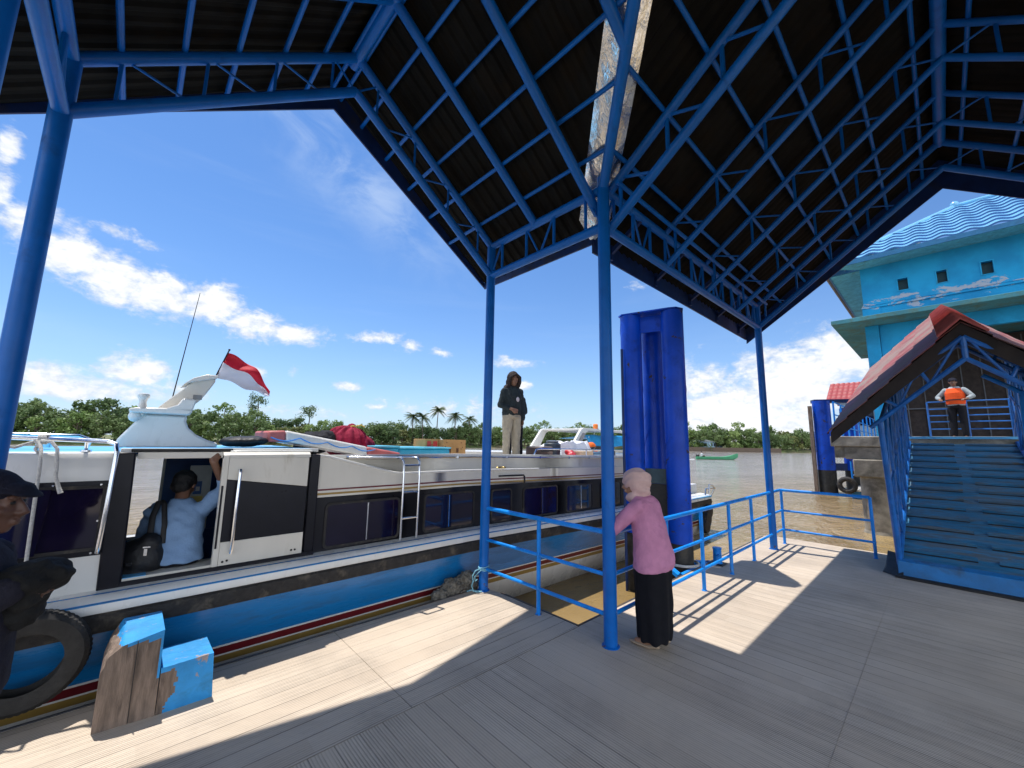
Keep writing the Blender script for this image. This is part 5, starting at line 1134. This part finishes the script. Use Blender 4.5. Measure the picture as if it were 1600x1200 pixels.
# a few emergent trees with flat dark crowns
for a_, off, h_, lb in ((-.635, 12, 1.55, 'thin flat-topped tree standing above the bank right of the flag'), (-.505, 12, 1.3, 'dark leaning tree rising above the bank over the crimson bundle')):
    p = shoreY(a_, off); random.seed(int(a_*-1000)); t = thing('tree', lb, 'tree', (0, 0, 0), local=True); s, t_ = shore(*p); t.location = (s, t_, .3)
    m = M(); m.path([(0, 0, 0), (.3, 0, 5*h_), (.1, 0, 7.3*h_)], [.2, .13, .07], 8); put('trunk', m, BARK, t); m = M()
    for q in range(14):
        c = V(random.gauss(0, 1.0), random.gauss(0, 1.0), (5.6+random.random()*2.2)*h_)
        for k in range(40): p_ = c+V(random.gauss(0, .5), random.gauss(0, .5), random.gauss(0, .4)); a0 = V(random.random()-.5, random.random()-.5, random.random()-.5).normalized()*.25; b0 = a0.orthogonal().normalized()*.14; k0 = len(m.v); m.v += [p_-a0, p_+b0, p_+a0, p_-b0]; m.f.append((k0, k0+1, k0+2, k0+3)); m.mi.append(0)
    put('crown', m, LEAF[2], t, sm=False, clean=False)
# coconut palms
PALM = leafmat('palm_fronds', (.045, .075, .03), (.10, .13, .05), .2)
def palm(X, Y, h_, seed, lb, lean=0):
    random.seed(seed); s, t_ = shore(X, Y); t = thing('coconut_palm', lb, 'palm', (s, t_, .3), local=True, group='coconut palms on the far bank')
    top = V(lean, 0, h_); m = M(); m.path([(0, 0, -.3), (lean*.2, 0, h_*.35), (lean*.6, .1, h_*.7), top], [.24, .17, .14, .12], 8); put('trunk', m, BARK, t); m = M()
    for k in range(24):
        a = k*2.399; el_ = random.uniform(-.5, 1.15); L = random.uniform(2.9, 3.7); pts = []
        for q in range(9):
            u = q/8; r = L*u*math.cos(el_*(1-.3*u)); z = L*(math.sin(el_)*u-.55*u*u); pts.append(top+V(math.cos(a)*r, math.sin(a)*r, z))
        m.path(pts, [.035*(1-.8*q/8) for q in range(9)], 4)
        sd_ = V(-math.sin(a), math.cos(a), 0)
        for q in range(1, 24):
            u = q/24; i = min(7, int(u*8)); p = pts[i].lerp(pts[i+1], u*8-i); d_ = (pts[i+1]-pts[i]).normalized(); l = .95*math.sin(math.pi*min(1, u*.85+.15))
            for sg in (1, -1):
                e_ = p+sd_*sg*l*.75+d_*l*.35+V(0, 0, -.38*l); k0 = len(m.v); m.v += [p-d_*.08, p+d_*.08, e_]; m.f.append((k0, k0+1, k0+2)); m.mi.append(0)
    put('crown', m, PALM, t, sm=False, clean=False)
for px_, h_, off, sd_, lb in ((-.245, 8.4, 4, 21, 'left coconut palm, thin and half hidden by the trees behind the teal locker'), (-.2185, 8.4, 2, 22, 'second coconut palm from the left with stiff upright fronds'), (-.185, 10.8, 3, 23, 'tallest coconut palm of the group above the yellow cartons'), (-.139, 9.3, 3, 24, 'coconut palm between the tallest palm and the blue post'), (-.104, 8.6, 3, 25, 'coconut palm nearest the blue canopy post')):
    p = shoreY(px_, off); palm(p[0], p[1], h_, sd_, lb, random.uniform(-.4, .4))
# ------------------------------------------------------------------ people (local frame: x = the person's right, y = forward, z = up)
def cap(m, p, q, r1, r2, n=12):
    p, q = Vector(p), Vector(q); m.tube(p, q, r1, n, r2); m.ell(p, r1, n=n); m.ell(q, r2, n=n)
def rings(m, R, n=20):
    """R: (cx, cy, cz, rx, ry)"""
    b0 = len(m.v)
    for cx, cy, cz, rx, ry in R:
        for k in range(n):
            a = 2*math.pi*k/n; m.v.append(V(cx+rx*math.cos(a), cy+ry*math.sin(a), cz))
    for i in range(len(R)-1):
        for k in range(n):
            l = (k+1) % n; m.f.append((b0+i*n+k, b0+i*n+l, b0+(i+1)*n+l, b0+(i+1)*n+k)); m.mi.append(0)
    m.f.append(tuple(b0+k for k in reversed(range(n)))); m.f.append(tuple(b0+(len(R)-1)*n+k for k in range(n))); m.mi += [0, 0]
def head(m, c, yaw=0, pitch=0, s=1.0):
    """skull, jaw, nose, brow, lips, ears; face looks along +y before the turn"""
    k = len(m.v)
    m.ell((0, -.012, .025), (.074*s, .094*s, .092*s), n=22); m.ell((0, .022, -.045), (.056*s, .066*s, .066*s), n=18); m.ell((0, .062, -.082), (.027, .024, .022)); m.ell((0, .055, -.02), (.055, .038, .05))
    m.path([(0, .086, .022), (0, .104, -.006), (0, .114, -.024), (0, .100, -.036)], [.008, .011, .014, .010], 8)
    for x in (-1, 1):
        m.ell((x*.011, .100, -.030), (.009, .010, .008)); m.ell((x*.03, .084, .030), (.024, .012, .008)); m.ell((x*.03, .080, .010), (.014, .010, .010)); m.ell((x*.042, .062, -.018), (.020, .020, .018)); m.ell((x*.076, -.008, -.002), (.010, .018, .032))
    m.ell((0, .096, -.054), (.022, .010, .0065)); m.ell((0, .094, -.066), (.019, .011, .007)); m.ell((0, .088, .042), (.045, .010, .006))
    mx = Matrix.Translation(Vector(c)) @ Matrix.Rotation(yaw, 4, 'Z') @ Matrix.Rotation(pitch, 4, 'X'); m.xf(mx, k); return mx
def hand(m, w, d, nrm, side=1, curl=.5, s=1.0):
    """w: wrist, d: pointing direction, nrm: back of the hand; five separate fingers"""
    w, d, nrm = Vector(w), Vector(d).normalized(), Vector(nrm); nrm = (nrm-d*nrm.dot(d)).normalized(); sx = d.cross(nrm)*side
    def P(a, b_, c): return w+sx*a*s+d*b_*s+nrm*c*s
    for x in (-.026, -.009, .009, .026): cap(m, P(x*.7, .005, 0), P(x, .078, 0), .015*s, .0125*s, 8)
    for x, L in ((-.028, .062), (-.0095, .076), (.0095, .081), (.028, .072)):
        a0 = P(x, .08, 0); a1 = P(x*1.1, .08+L*.45*math.cos(curl*.6), -L*.45*math.sin(curl*.6)); a2 = P(x*1.12, .08+L*.45*math.cos(curl*.6)+L*.3*math.cos(curl*1.5), -L*.45*math.sin(curl*.6)-L*.3*math.sin(curl*1.5)); a3 = a2+(d*math.cos(curl*2.2)-nrm*math.sin(curl*2.2))*L*.24*s
        cap(m, a0, a1, .0095*s, .009*s, 8); cap(m, a1, a2, .009*s, .008*s, 8); cap(m, a2, a3, .008*s, .007*s, 8)
    cap(m, P(.022, .02, 0), P(.046, .05, -.012), .014*s, .0105*s, 8); cap(m, P(.046, .05, -.012), P(.052, .082, -.022), .0105*s, .008*s, 8)
def wr(amp, f, amp2=.4):
    return lambda p: amp*noise.noise(Vector((p.x*f, p.y*f, p.z*f*.45)))+amp*amp2*noise.noise(p*f*2.6)
def shoes(t, pts, mt, vox=.01):
    for (x, y, z), a in pts:
        m = M(); d_ = V(math.sin(a), math.cos(a), 0); c = V(x, y, z); m.ell(c+d_*.0+V(0, 0, .035), (.036, .05, .03)); cap(m, c-d_*.04+V(0, 0, .028), c+d_*.13+V(0, 0, .024), .034, .030)
        m.box(c.x-.001, c.x+.001, c.y-.001, c.y+.001, c.z, c.z+.03)
        remeshed('shoe', m, mt, t, vox, 2)

# --- woman in pink leaning on the rail
def pcz(x, y, z): return (x, y, z)
t = thing('person', 'woman in mauve pink top, beige headscarf and long black skirt leaning on the railing', 'person', (.30, -1.93, 0), rad(6), local=True); t.scale = (1.05, 1.05, .985)
PINKF = fabric('mauve_jersey', (.56, .235, .37), var=.1, dirt=(.42, .16, .27), dirt_amt=.2, dscale=5); HIJ = fabric('beige_scarf', (.64, .43, .39), var=.08); BLK = fabric('black_skirt', (.006, .006, .009))
b = M(); mx = head(b, (-.01, .105, 1.355), rad(38), rad(-5), .95); cap(b, (0, .06, 1.18), (-.005, .09, 1.30), .05, .048)
rings(b, [(0, 0, .80, .14, .10), (0, .0, .95, .12, .09), (0, .03, 1.1, .14, .09), (0, .05, 1.2, .10, .07)])
for x, hx_, hy_ in ((-1, -.02, .30), (1, .10, .33)):
    sh_ = V(x*.165, .04, 1.18); el_ = V(x*.215, .24, .955); wrp = V(hx_, hy_, .985); cap(b, sh_, el_, .042, .036); cap(b, el_, wrp, .034, .024)
    hand(b, wrp, (-x*.8, .25, -.02), (0, 0, 1), -x, .5, .88)
for x in (-.075, .075): cap(b, (x, .0, .8), (x, -.01, .45), .075, .05); cap(b, (x, -.01, .45), (x, -.02, .08), .048, .032); cap(b, (x, -.03, .05), (x, .10, .03), .030, .024)
remeshed('body', b, SKIN, t, .0065, 2)
c = M(); rings(c, [(0, -.02, .645, .215, .150), (0, -.03, .70, .212, .158), (0, -.025, .80, .205, .150), (0, -.015, .90, .193, .14), (0, -.0, 1.0, .188, .132), (0, .015, 1.10, .184, .122), (0, .035, 1.20, .160, .10), (0, .055, 1.25, .085, .07)], 28)
for x, hx_, hy_ in ((-1, -.02, .30), (1, .10, .33)):
    sh_ = V(x*.150, .035, 1.17); el_ = V(x*.222, .235, .95); wrp = V(hx_, hy_, .985); cap(c, sh_, el_, .068, .060); cap(c, el_, el_.lerp(wrp, .75), .058, .042)
c.ell((.0, .0, 1.22), (.10, .05, .04)); c.ell((.03, -.05, 1.16), (.065, .035, .05))
remeshed('top', c, PINKF, t, .0075, 2, bumpf=lambda p: .013*noise.noise(Vector((p.x*5, p.y*5, p.z*4)))+.009*noise.noise(Vector((p.x*16+p.z*7, p.y*16, p.z*7))))
c = M(); rings(c, [(0, -.02, .06, .150, .125), (0, -.02, .12, .155, .13), (0, -.02, .35, .172, .14), (0, -.02, .6, .19, .145), (0, -.02, .72, .185, .14)], 32)
remeshed('skirt', c, BLK, t, .010, 2, bumpf=lambda p: .010*math.sin(math.atan2(p.y, p.x)*9+2*p.z)*(1-min(1, p.z))+.006*noise.noise(p*8))
c = M(); k = len(c.v); c.ell((0, -.014, .030), (.106, .124, .116), n=24); c.ell((0, -.03, -.06), (.088, .09, .095), n=20); c.ell((0, .02, -.115), (.085, .075, .06), n=20); c.ell((0, .062, .062), (.062, .04, .042)); c.ell((0, -.035, -.13), (.09, .08, .06), n=18)
c.xf(mx, k)
remeshed('headscarf', c, HIJ, t, .007, 3, bumpf=lambda p: .0045*math.sin((p.z*1.0+p.x*.8+p.y*.6)*70+3*noise.noise(p*6))+.006*noise.noise(p*12))
c = M(); k = len(c.v)
for x in (-1, 1):
    c.ell((x*.03, .088, .010), (.011, .006, .006))
c.xf(mx, k); put('eyes', c, BLACKM, t)
for x, y in ((-.075, .0), (.085, -.03)):
    m = M(); m.ell((x, y+.05, .016), (.042, .125, .016), n=20); m.ell((x, y-.04, .03), (.034, .05, .022)); remeshed('sandal', m, mat('tan_sandal', (.34, .25, .17), .6), t, .006, 2)

# --- man in a pale blue shirt stepping through the boat door, seen from behind
t = thing('person', 'man in pale blue shirt seen from behind, stepping into the boat door, one arm raised', 'person', (-2.80, .62, .2), rad(-18), local=True)
SHIRT = fabric('pale_blue_shirt', (.23, .36, .56), var=.08); TRS = fabric('black_trousers', (.010, .010, .014))
b = M(); mx = head(b, (-.02, .17, 1.075), rad(-10), rad(-28)); cap(b, (-.01, .08, .94), (-.01, .13, 1.03), .055, .05)
ra = [V(.17, .06, .90), V(.315, -.02, 1.06), V(.235, -.16, 1.29)]; cap(b, ra[0], ra[1], .046, .038); cap(b, ra[1], ra[2], .036, .028); hand(b, ra[2], (-.1, .25, .9), (0, -1, .25), 1, 1.2)
la = [V(-.18, .06, .89), V(-.25, .14, .66), V(-.20, .30, .56)]; cap(b, la[0], la[1], .045, .037); cap(b, la[1], la[2], .035, .027); hand(b, la[2], (.1, .9, -.2), (-.3, 0, 1), -1, .8)
rings(b, [(0, -.02, .30, .15, .11), (0, 0, .5, .14, .10), (0, .03, .75, .16, .11), (0, .06, .90, .12, .08)])
for x in (-.085, .085): cap(b, (x, 0, .34), (x, .22, .18), .085, .06); cap(b, (x, .22, .18), (x, .12, -.0), .055, .045)
remeshed('body', b, SKIND, t, .0085, 2)
c = M(); rings(c, [(.05, -.045, .500, .172, .130), (.03, -.03, .54, .183, .140), (.01, -.01, .60, .180, .135), (0, .02, .76, .190, .135), (0, .045, .88, .175, .115), (0, .065, .935, .11, .085), (-.01, .08, .97, .068, .06)], 28)
cap(c, ra[0]+V(-.02, 0, -.02), ra[0].lerp(ra[1], .92), .072, .060); cap(c, la[0]+V(.02, 0, -.01), la[1], .072, .058)
cap(c, ra[0].lerp(ra[1], .92), ra[1].lerp(ra[2], .25), .058, .050)
remeshed('shirt', c, SHIRT, t, .0085, 3, bumpf=lambda p: .016*noise.noise(Vector((p.x*5, p.y*5, p.z*17+p.x*11)))+.010*noise.noise(Vector((p.x*10-p.z*8, p.y*10, p.z*14))))
c = M(); rings(c, [(.02, -.02, .56, .160, .118), (.02, -.02, .46, .165, .125), (0, .0, .30, .175, .14)], 24)
for x in (-.09, .09): cap(c, (x, .0, .33), (x, .22, .17), .10, .08); cap(c, (x, .22, .17), (x, .12, -.02), .078, .07)
remeshed('trousers', c, TRS, t, .012, 3, bumpf=wr(.008, 8))
c = M(); k = len(c.v); c.ell((0, -.022, .034), (.086, .102, .094), n=22); c.ell((0, -.055, -.02), (.076, .062, .07), n=18); c.xf(mx, k); remeshed('hair', c, HAIR, t, .008, 2, bumpf=lambda p: .006*noise.noise(p*40))
bg_ = thing('shoulder_bag', 'black backpack slung on the left shoulder of the man in the boat door', 'bag', (-2.80, .62, .2), rad(-18), local=True)
c = M(); c.ell((-.17, -.14, .56), (.155, .10, .16), rot=Matrix.Rotation(rad(-25), 3, 'Y').to_euler(), n=22); c.ell((-.21, -.14, .45), (.17, .10, .13), n=20); c.ell((-.12, -.15, .66), (.085, .07, .09), n=16)
remeshed('bag_body', c, mat('black_nylon', (.008, .008, .010), .5, var=.3, bump=.4, bscale=60), bg_, .009, 3, bumpf=wr(.006, 12))
c = M(); c.path([(-.13, -.12, .72), (-.14, -.08, .86), (-.135, .0, .965), (-.12, .12, .90)], .020, 8, flat=.4); c.path([(-.04, -.14, .66), (-.05, -.11, .80), (-.09, -.03, .95), (-.12, .02, .97)], .018, 8, flat=.4); put('strap', c, BLACKM, bg_)
c = M(); c.box(-.13, -.085, -.235, -.225, .655, .665); c.box(-.12, -.10, -.24, -.23, .60, .65); c.box(-.23, -.18, -.238, -.23, .535, .555); put('buckle', c, STEEL, bg_)

# --- hooded man standing on the boat roof, and the person behind him
HOOD = fabric('dark_brown_hoodie', (.035, .026, .024), var=.2); JKT = fabric('dark_teal_jersey', (.022, .030, .032), dirt=(.05, .01, .015), dirt_amt=.2, dscale=3); KHA = fabric('khaki_trousers', (.36, .31, .23), var=.08)
t = thing('person', 'man in dark hood and khaki trousers standing on the boat roof, hand on belly', 'person', (1.86, 1.55, 1.33), rad(170), local=True)
b = M(); mx = head(b, (0, .05, 1.50), rad(-8), rad(-16)); cap(b, (0, 0, 1.33), (0, .02, 1.43), .055, .052)
rings(b, [(0, 0, .86, .15, .10), (0, 0, 1.05, .135, .095), (0, 0, 1.22, .16, .10), (0, 0, 1.34, .12, .07)])
ra = [V(.18, 0, 1.28), V(.235, -.01, 1.02), V(.10, .16, .945)]; la = [V(-.18, 0, 1.28), V(-.22, -.03, 1.02), V(-.21, .04, .78)]
for q, dd, nn, sd_ in ((ra, (-.8, .25, -.25), (.2, 1, 0), 1), (la, (0, .15, -1), (-1, 0, 0), -1)): cap(b, q[0], q[1], .046, .038); cap(b, q[1], q[2], .036, .026); hand(b, q[2], dd, nn, sd_, .7)
for x in (-.09, .09): cap(b, (x, 0, .86), (x*1.15, 0, .47), .08, .055); cap(b, (x*1.15, 0, .47), (x*1.2, -.01, .07), .05, .035); cap(b, (x*1.2, -.03, .04), (x*1.4, .13, .03), .034, .028)
remeshed('body', b, SKIND, t, .0085, 2)
c = M(); rings(c, [(0, 0, .845, .185, .135), (0, 0, .92, .19, .145), (0, 0, 1.05, .185, .14), (0, 0, 1.2, .195, .135), (0, 0, 1.31, .17, .105), (0, 0, 1.38, .09, .075)], 26)
cap(c, ra[0]+V(-.02, 0, 0), ra[1], .072, .06); cap(c, ra[1], ra[1].lerp(ra[2], .7), .058, .046); cap(c, la[0]+V(.02, 0, 0), la[1], .075, .068); cap(c, la[1], la[1].lerp(la[2], .95), .07, .062)
remeshed('jacket', c, JKT, t, .009, 2, bumpf=wr(.016, 10))
c = M(); k = len(c.v); c.ell((0, -.045, .03), (.108, .115, .125), n=24); c.ell((0, -.06, -.06), (.115, .10, .11), n=20); c.path([(-.10, .03, -.13), (-.105, .05, -.03), (-.085, .062, .06), (0, .07, .115), (.085, .062, .06), (.105, .05, -.03), (.10, .03, -.13)], .028, 10); c.xf(mx, k)
c.ell((0, -.03, 1.37), (.155, .10, .06)); cap(c, (.10, -.02, 1.35), (.19, -.01, 1.26), .055, .05); cap(c, (-.10, -.02, 1.35), (-.20, -.02, 1.22), .06, .055); cap(c, (-.20, -.03, 1.22), (-.24, -.05, .82), .055, .065); cap(c, (-.24, -.05, .82), (-.25, -.04, .70), .06, .045)
remeshed('hood', c, HOOD, t, .009, 2, bumpf=wr(.012, 11))
c = M(); rings(c, [(0, 0, .91, .165, .125), (0, 0, .80, .175, .14)], 24)
for x in (-.09, .09): cap(c, (x, 0, .82), (x*1.15, 0, .47), .100, .080); cap(c, (x*1.15, 0, .47), (x*1.2, -.01, .10), .078, .068)
remeshed('trousers', c, KHA, t, .009, 2, bumpf=wr(.018, 9))
shoes(t, [((-.11, 0, .0), -.2), ((.11, 0, .0), .2)], BLACKM)
c = M(); k = len(c.v); c.ell((.0, .0, 0), (.035, .012, .045)); c.xf(Matrix.Translation((-.03, .15, 1.13)), k); put('badge', c, mat('pale_print', (.5, .45, .47), .7), t)
t = thing('person', 'person in black trousers and dark jacket standing hidden behind the hooded man', 'person', (2.28, 1.92, 1.33), rad(150), local=True)
b = M(); mx = head(b, (0, .03, 1.42), 0, -.2); cap(b, (0, 0, 1.25), (0, .02, 1.36), .055, .05); rings(b, [(0, 0, .8, .14, .10), (0, 0, 1.0, .13, .09), (0, 0, 1.2, .15, .09), (0, 0, 1.27, .1, .07)])
for x in (-1, 1): cap(b, (x*.17, 0, 1.2), (x*.2, .05, .95), .044, .036); cap(b, (x*.2, .05, .95), (x*.12, .2, .9), .035, .026); hand(b, (x*.12, .2, .9), (-x*.5, .6, 0), (0, 0, 1), x, .6); cap(b, (x*.085, 0, .8), (x*.1, 0, .44), .08, .05); cap(b, (x*.1, 0, .44), (x*.11, 0, .06), .048, .034); cap(b, (x*.11, -.03, .04), (x*.12, .12, .03), .033, .028)
remeshed('body', b, SKIND, t, .010, 2)
c = M(); rings(c, [(0, 0, .78, .17, .13), (0, 0, 1.0, .165, .13), (0, 0, 1.18, .18, .12), (0, 0, 1.29, .09, .07)], 22)
for x in (-1, 1): cap(c, (x*.16, 0, 1.2), (x*.2, .05, .95), .065, .056); cap(c, (x*.2, .05, .95), (x*.15, .15, .91), .055, .045)
remeshed('jacket', c, JKT, t, .011, 3, bumpf=wr(.01, 9)); c = M(); rings(c, [(0, 0, .84, .15, .12), (0, 0, .76, .16, .13)], 20)
for x in (-1, 1): cap(c, (x*.085, 0, .77), (x*.1, 0, .44), .092, .072); cap(c, (x*.1, 0, .44), (x*.115, 0, .08), .07, .06)
remeshed('trousers', c, TRS, t, .011, 3, bumpf=wr(.01, 9)); c = M(); k = len(c.v); c.ell((0, -.02, .04), (.084, .1, .09), n=20); c.xf(mx, k); remeshed('hair', c, HAIR, t, .01, 2); shoes(t, [((-.11, 0, 0), 0), ((.11, 0, 0), 0)], BLACKM)

# --- man in a dark cap at the left edge of the picture
t = thing('person', 'man in dark cap and dark shirt in profile at the left edge of the deck', 'person', (-3.555, -1.345, 0), rad(-108), local=True)
CAPF = fabric('navy_cap', (.012, .012, .022)); SHD = fabric('dark_purple_shirt', (.022, .020, .030), dirt=(.035, .033, .05), dirt_amt=.3, dscale=6); BRT = fabric('brown_trousers', (.06, .05, .04)); CLO = fabric('black_cloth_bundle', (.018, .017, .016), var=.4)
b = M(); mx = head(b, (0, .04, 1.44), rad(0), rad(-4), 1.02); cap(b, (0, -.01, 1.26), (0, .012, 1.37), .062, .056)
rings(b, [(0, 0, .82, .16, .12), (0, 0, 1.0, .15, .12), (0, 0, 1.18, .17, .11), (0, 0, 1.28, .12, .08)])
for x in (-1, 1):
    el_ = V(x*.235, -.02, .99); w_ = V(x*.075, .19, 1.15); cap(b, (x*.185, -.01, 1.22), el_, .050, .042); cap(b, el_, w_, .040, .030); hand(b, w_, (-x*.9, .3, .0), (0, .3, 1), x, 1.2)
    cap(b, (x*.09, 0, .82), (x*.1, 0, .46), .09, .06); cap(b, (x*.1, 0, .46), (x*.11, 0, .07), .055, .038); cap(b, (x*.11, -.03, .04), (x*.12, .13, .03), .035, .03)
remeshed('body', b, mat('skin_shaded', (.125, .058, .038), .5, var=.12, vscale=14, subs=.05), t, .0065, 1)  # skin colour darkened to stand for the deep shade on him
c = M(); rings(c, [(0, .0, .76, .205, .165), (0, .01, .86, .20, .165), (0, .01, .98, .20, .16), (0, .005, 1.12, .20, .145), (0, 0, 1.24, .18, .115), (0, -.005, 1.315, .09, .08)], 28)
for x in (-1, 1): cap(c, (x*.17, -.01, 1.22), (x*.24, -.02, .99), .078, .066); cap(c, (x*.24, -.02, .99), (x*.08, .185, 1.145), .06, .046)
remeshed('shirt', c, SHD, t, .0085, 3, bumpf=wr(.012, 8))
c = M(); rings(c, [(0, 0, .84, .175, .14), (0, 0, .74, .185, .15)], 24)
for x in (-1, 1): cap(c, (x*.095, 0, .76), (x*.105, 0, .46), .105, .08); cap(c, (x*.105, 0, .46), (x*.115, 0, .09), .078, .066)
remeshed('trousers', c, BRT, t, .011, 3, bumpf=wr(.01, 8)); shoes(t, [((-.12, 0, 0), -.1), ((.12, 0, 0), .1)], BLACKM)
c = M(); k = len(c.v); c.ell((0, -.018, .055), (.086, .108, .078), n=24); c.ell((0, -.04, .02), (.084, .086, .05), n=20); rings(c, [(0, .03, .045, .084, .105), (0, .02, .06, .082, .10)], 24); c.ell((0, .095, .046), (.066, .052, .010), rot=Matrix.Rotation(-.25, 3, 'X').to_euler(), n=22); c.ell((0, .06, .06), (.07, .06, .03)); c.xf(mx, k)
remeshed('cap', c, CAPF, t, .006, 2)
c = M(); k = len(c.v); c.ell((0, -.07, -.03), (.066, .045, .05)); c.xf(mx, k); remeshed('hair', c, HAIR, t, .007, 1)
c = M(); k = len(c.v)
for x in (-1, 1): c.ell((x*.031, .087, .012), (.012, .006, .007))
c.xf(mx, k); put('eyes', c, BLACKM, t)
w2 = thing('cloth_bundle', 'black crumpled cloth held in front by the man with the cap', 'cloth', (-3.575, -1.325, 0), rad(-108), local=True)
c = M(); c.ell((.0, .225, 1.165), (.12, .10, .065), n=20); c.ell((0, .21, 1.12), (.10, .07, .08), n=20); c.ell((.0, .28, 1.17), (.08, .05, .035), n=16); c.ell((-.02, .2, 1.05), (.08, .05, .07), n=16)
remeshed('cloth', c, CLO, w2, .007, 2, bumpf=lambda p: .014*noise.noise(p*16)+.009*noise.noise(p*38))

# --- figure in an orange life vest on the landing, and the boatman in the longboat
t = thing('person', 'person in a bright orange life vest on the landing at the top of the gangway', 'person', (12.9, -4.15, 1.99), rad(75), local=True)
b = M(); mx = head(b, (0, .03, 1.50), .3, -.1); cap(b, (0, 0, 1.33), (0, .01, 1.42), .055, .05); rings(b, [(0, 0, .86, .15, .1), (0, 0, 1.1, .14, .1), (0, 0, 1.3, .15, .09), (0, 0, 1.35, .1, .07)])
for x in (-1, 1): cap(b, (x*.18, 0, 1.28), (x*.33, .02, 1.10), .044, .036); cap(b, (x*.33, .02, 1.10), (x*.24, .2, 1.02), .035, .026); hand(b, (x*.24, .2, 1.02), (-x*.3, .8, 0), (0, 0, 1), x, .8); cap(b, (x*.09, 0, .86), (x*.1, 0, .47), .08, .05); cap(b, (x*.1, 0, .47), (x*.11, 0, .07), .048, .034); cap(b, (x*.11, -.03, .04), (x*.11, .12, .03), .033, .028)
remeshed('body', b, SKIND, t, .012, 2)
c = M(); rings(c, [(0, 0, .86, .165, .125), (0, 0, 1.1, .165, .13), (0, 0, 1.28, .18, .12), (0, 0, 1.38, .09, .07)], 22)
for x in (-1, 1): cap(c, (x*.17, 0, 1.29), (x*.33, .02, 1.10), .066, .056); cap(c, (x*.33, .02, 1.10), (x*.27, .13, 1.05), .055, .045)
remeshed('shirt', c, fabric('grey_shirt', (.30, .33, .34)), t, .012, 3, bumpf=wr(.008, 9))
c = M(); rings(c, [(0, 0, .90, .175, .16), (0, 0, 1.0, .185, .175), (0, 0, 1.2, .19, .18), (0, 0, 1.33, .15, .12)], 24); remeshed('life_vest', c, fabric('orange_vest', (.85, .10, .02), var=.06), t, .012, 2, bumpf=wr(.006, 14))
c = M(); rings(c, [(0, 0, 1.0, .192, .185), (0, 0, 1.03, .192, .185)], 24); put('vest_belt', c, BLACKM, t)
c = M(); rings(c, [(0, 0, .9, .15, .12), (0, 0, .8, .16, .13)], 20)
for x in (-1, 1): cap(c, (x*.09, 0, .82), (x*.105, 0, .1), .09, .065)
remeshed('trousers', c, TRS, t, .013, 2); c = M(); k = len(c.v); c.ell((0, -.01, .05), (.088, .105, .075), n=20); c.ell((0, .09, .05), (.06, .05, .012)); c.xf(mx, k); remeshed('cap', c, CAPF, t, .009, 2); shoes(t, [((-.11, 0, 0), 0), ((.11, 0, 0), 0)], BLACKM)
t = thing('person', 'boatman in a white shirt sitting at the stern of the green longboat', 'person', (lx, ly, WZ), an, local=True)
b = M(); k = len(b.v); mx = head(b, (-2.15, 0, 1.08), rad(-90), 0); cap(b, (-2.17, 0, .92), (-2.16, 0, 1.0), .055, .05); rings(b, [(-2.2, 0, .42, .12, .15), (-2.2, 0, .65, .11, .15), (-2.18, 0, .86, .10, .17), (-2.17, 0, .93, .07, .1)])
for y in (-1, 1): cap(b, (-2.18, y*.17, .86), (-2.1, y*.22, .65), .044, .036); cap(b, (-2.1, y*.22, .65), (-2.3 if y > 0 else -1.9, y*.2, .55), .035, .026); hand(b, (-2.3 if y > 0 else -1.9, y*.2, .55), (1-2*(y > 0), 0, -.1), (0, 0, 1), y, .8); cap(b, (-2.2, y*.09, .42), (-1.8, y*.12, .48), .08, .06); cap(b, (-1.8, y*.12, .48), (-1.75, y*.12, .2), .05, .04)
remeshed('body', b, SKIND, t, .014, 1)
c = M(); rings(c, [(-2.2, 0, .42, .14, .17), (-2.2, 0, .65, .13, .17), (-2.18, 0, .86, .12, .19), (-2.17, 0, .94, .08, .1)], 20)
for y in (-1, 1): cap(c, (-2.18, y*.17, .86), (-2.1, y*.22, .65), .066, .056)
remeshed('shirt', c, fabric('white_shirt', (.6, .6, .6)), t, .014, 2); c = M()
for y in (-1, 1): cap(c, (-2.2, y*.09, .42), (-1.8, y*.12, .48), .095, .075); cap(c, (-1.8, y*.12, .48), (-1.75, y*.12, .22), .07, .06)
remeshed('trousers', c, TRS, t, .014, 2); c = M(); k = len(c.v); c.ell((0, -.02, .04), (.086, .1, .09), n=20); c.xf(mx, k); remeshed('hair', c, HAIR, t, .011, 2)
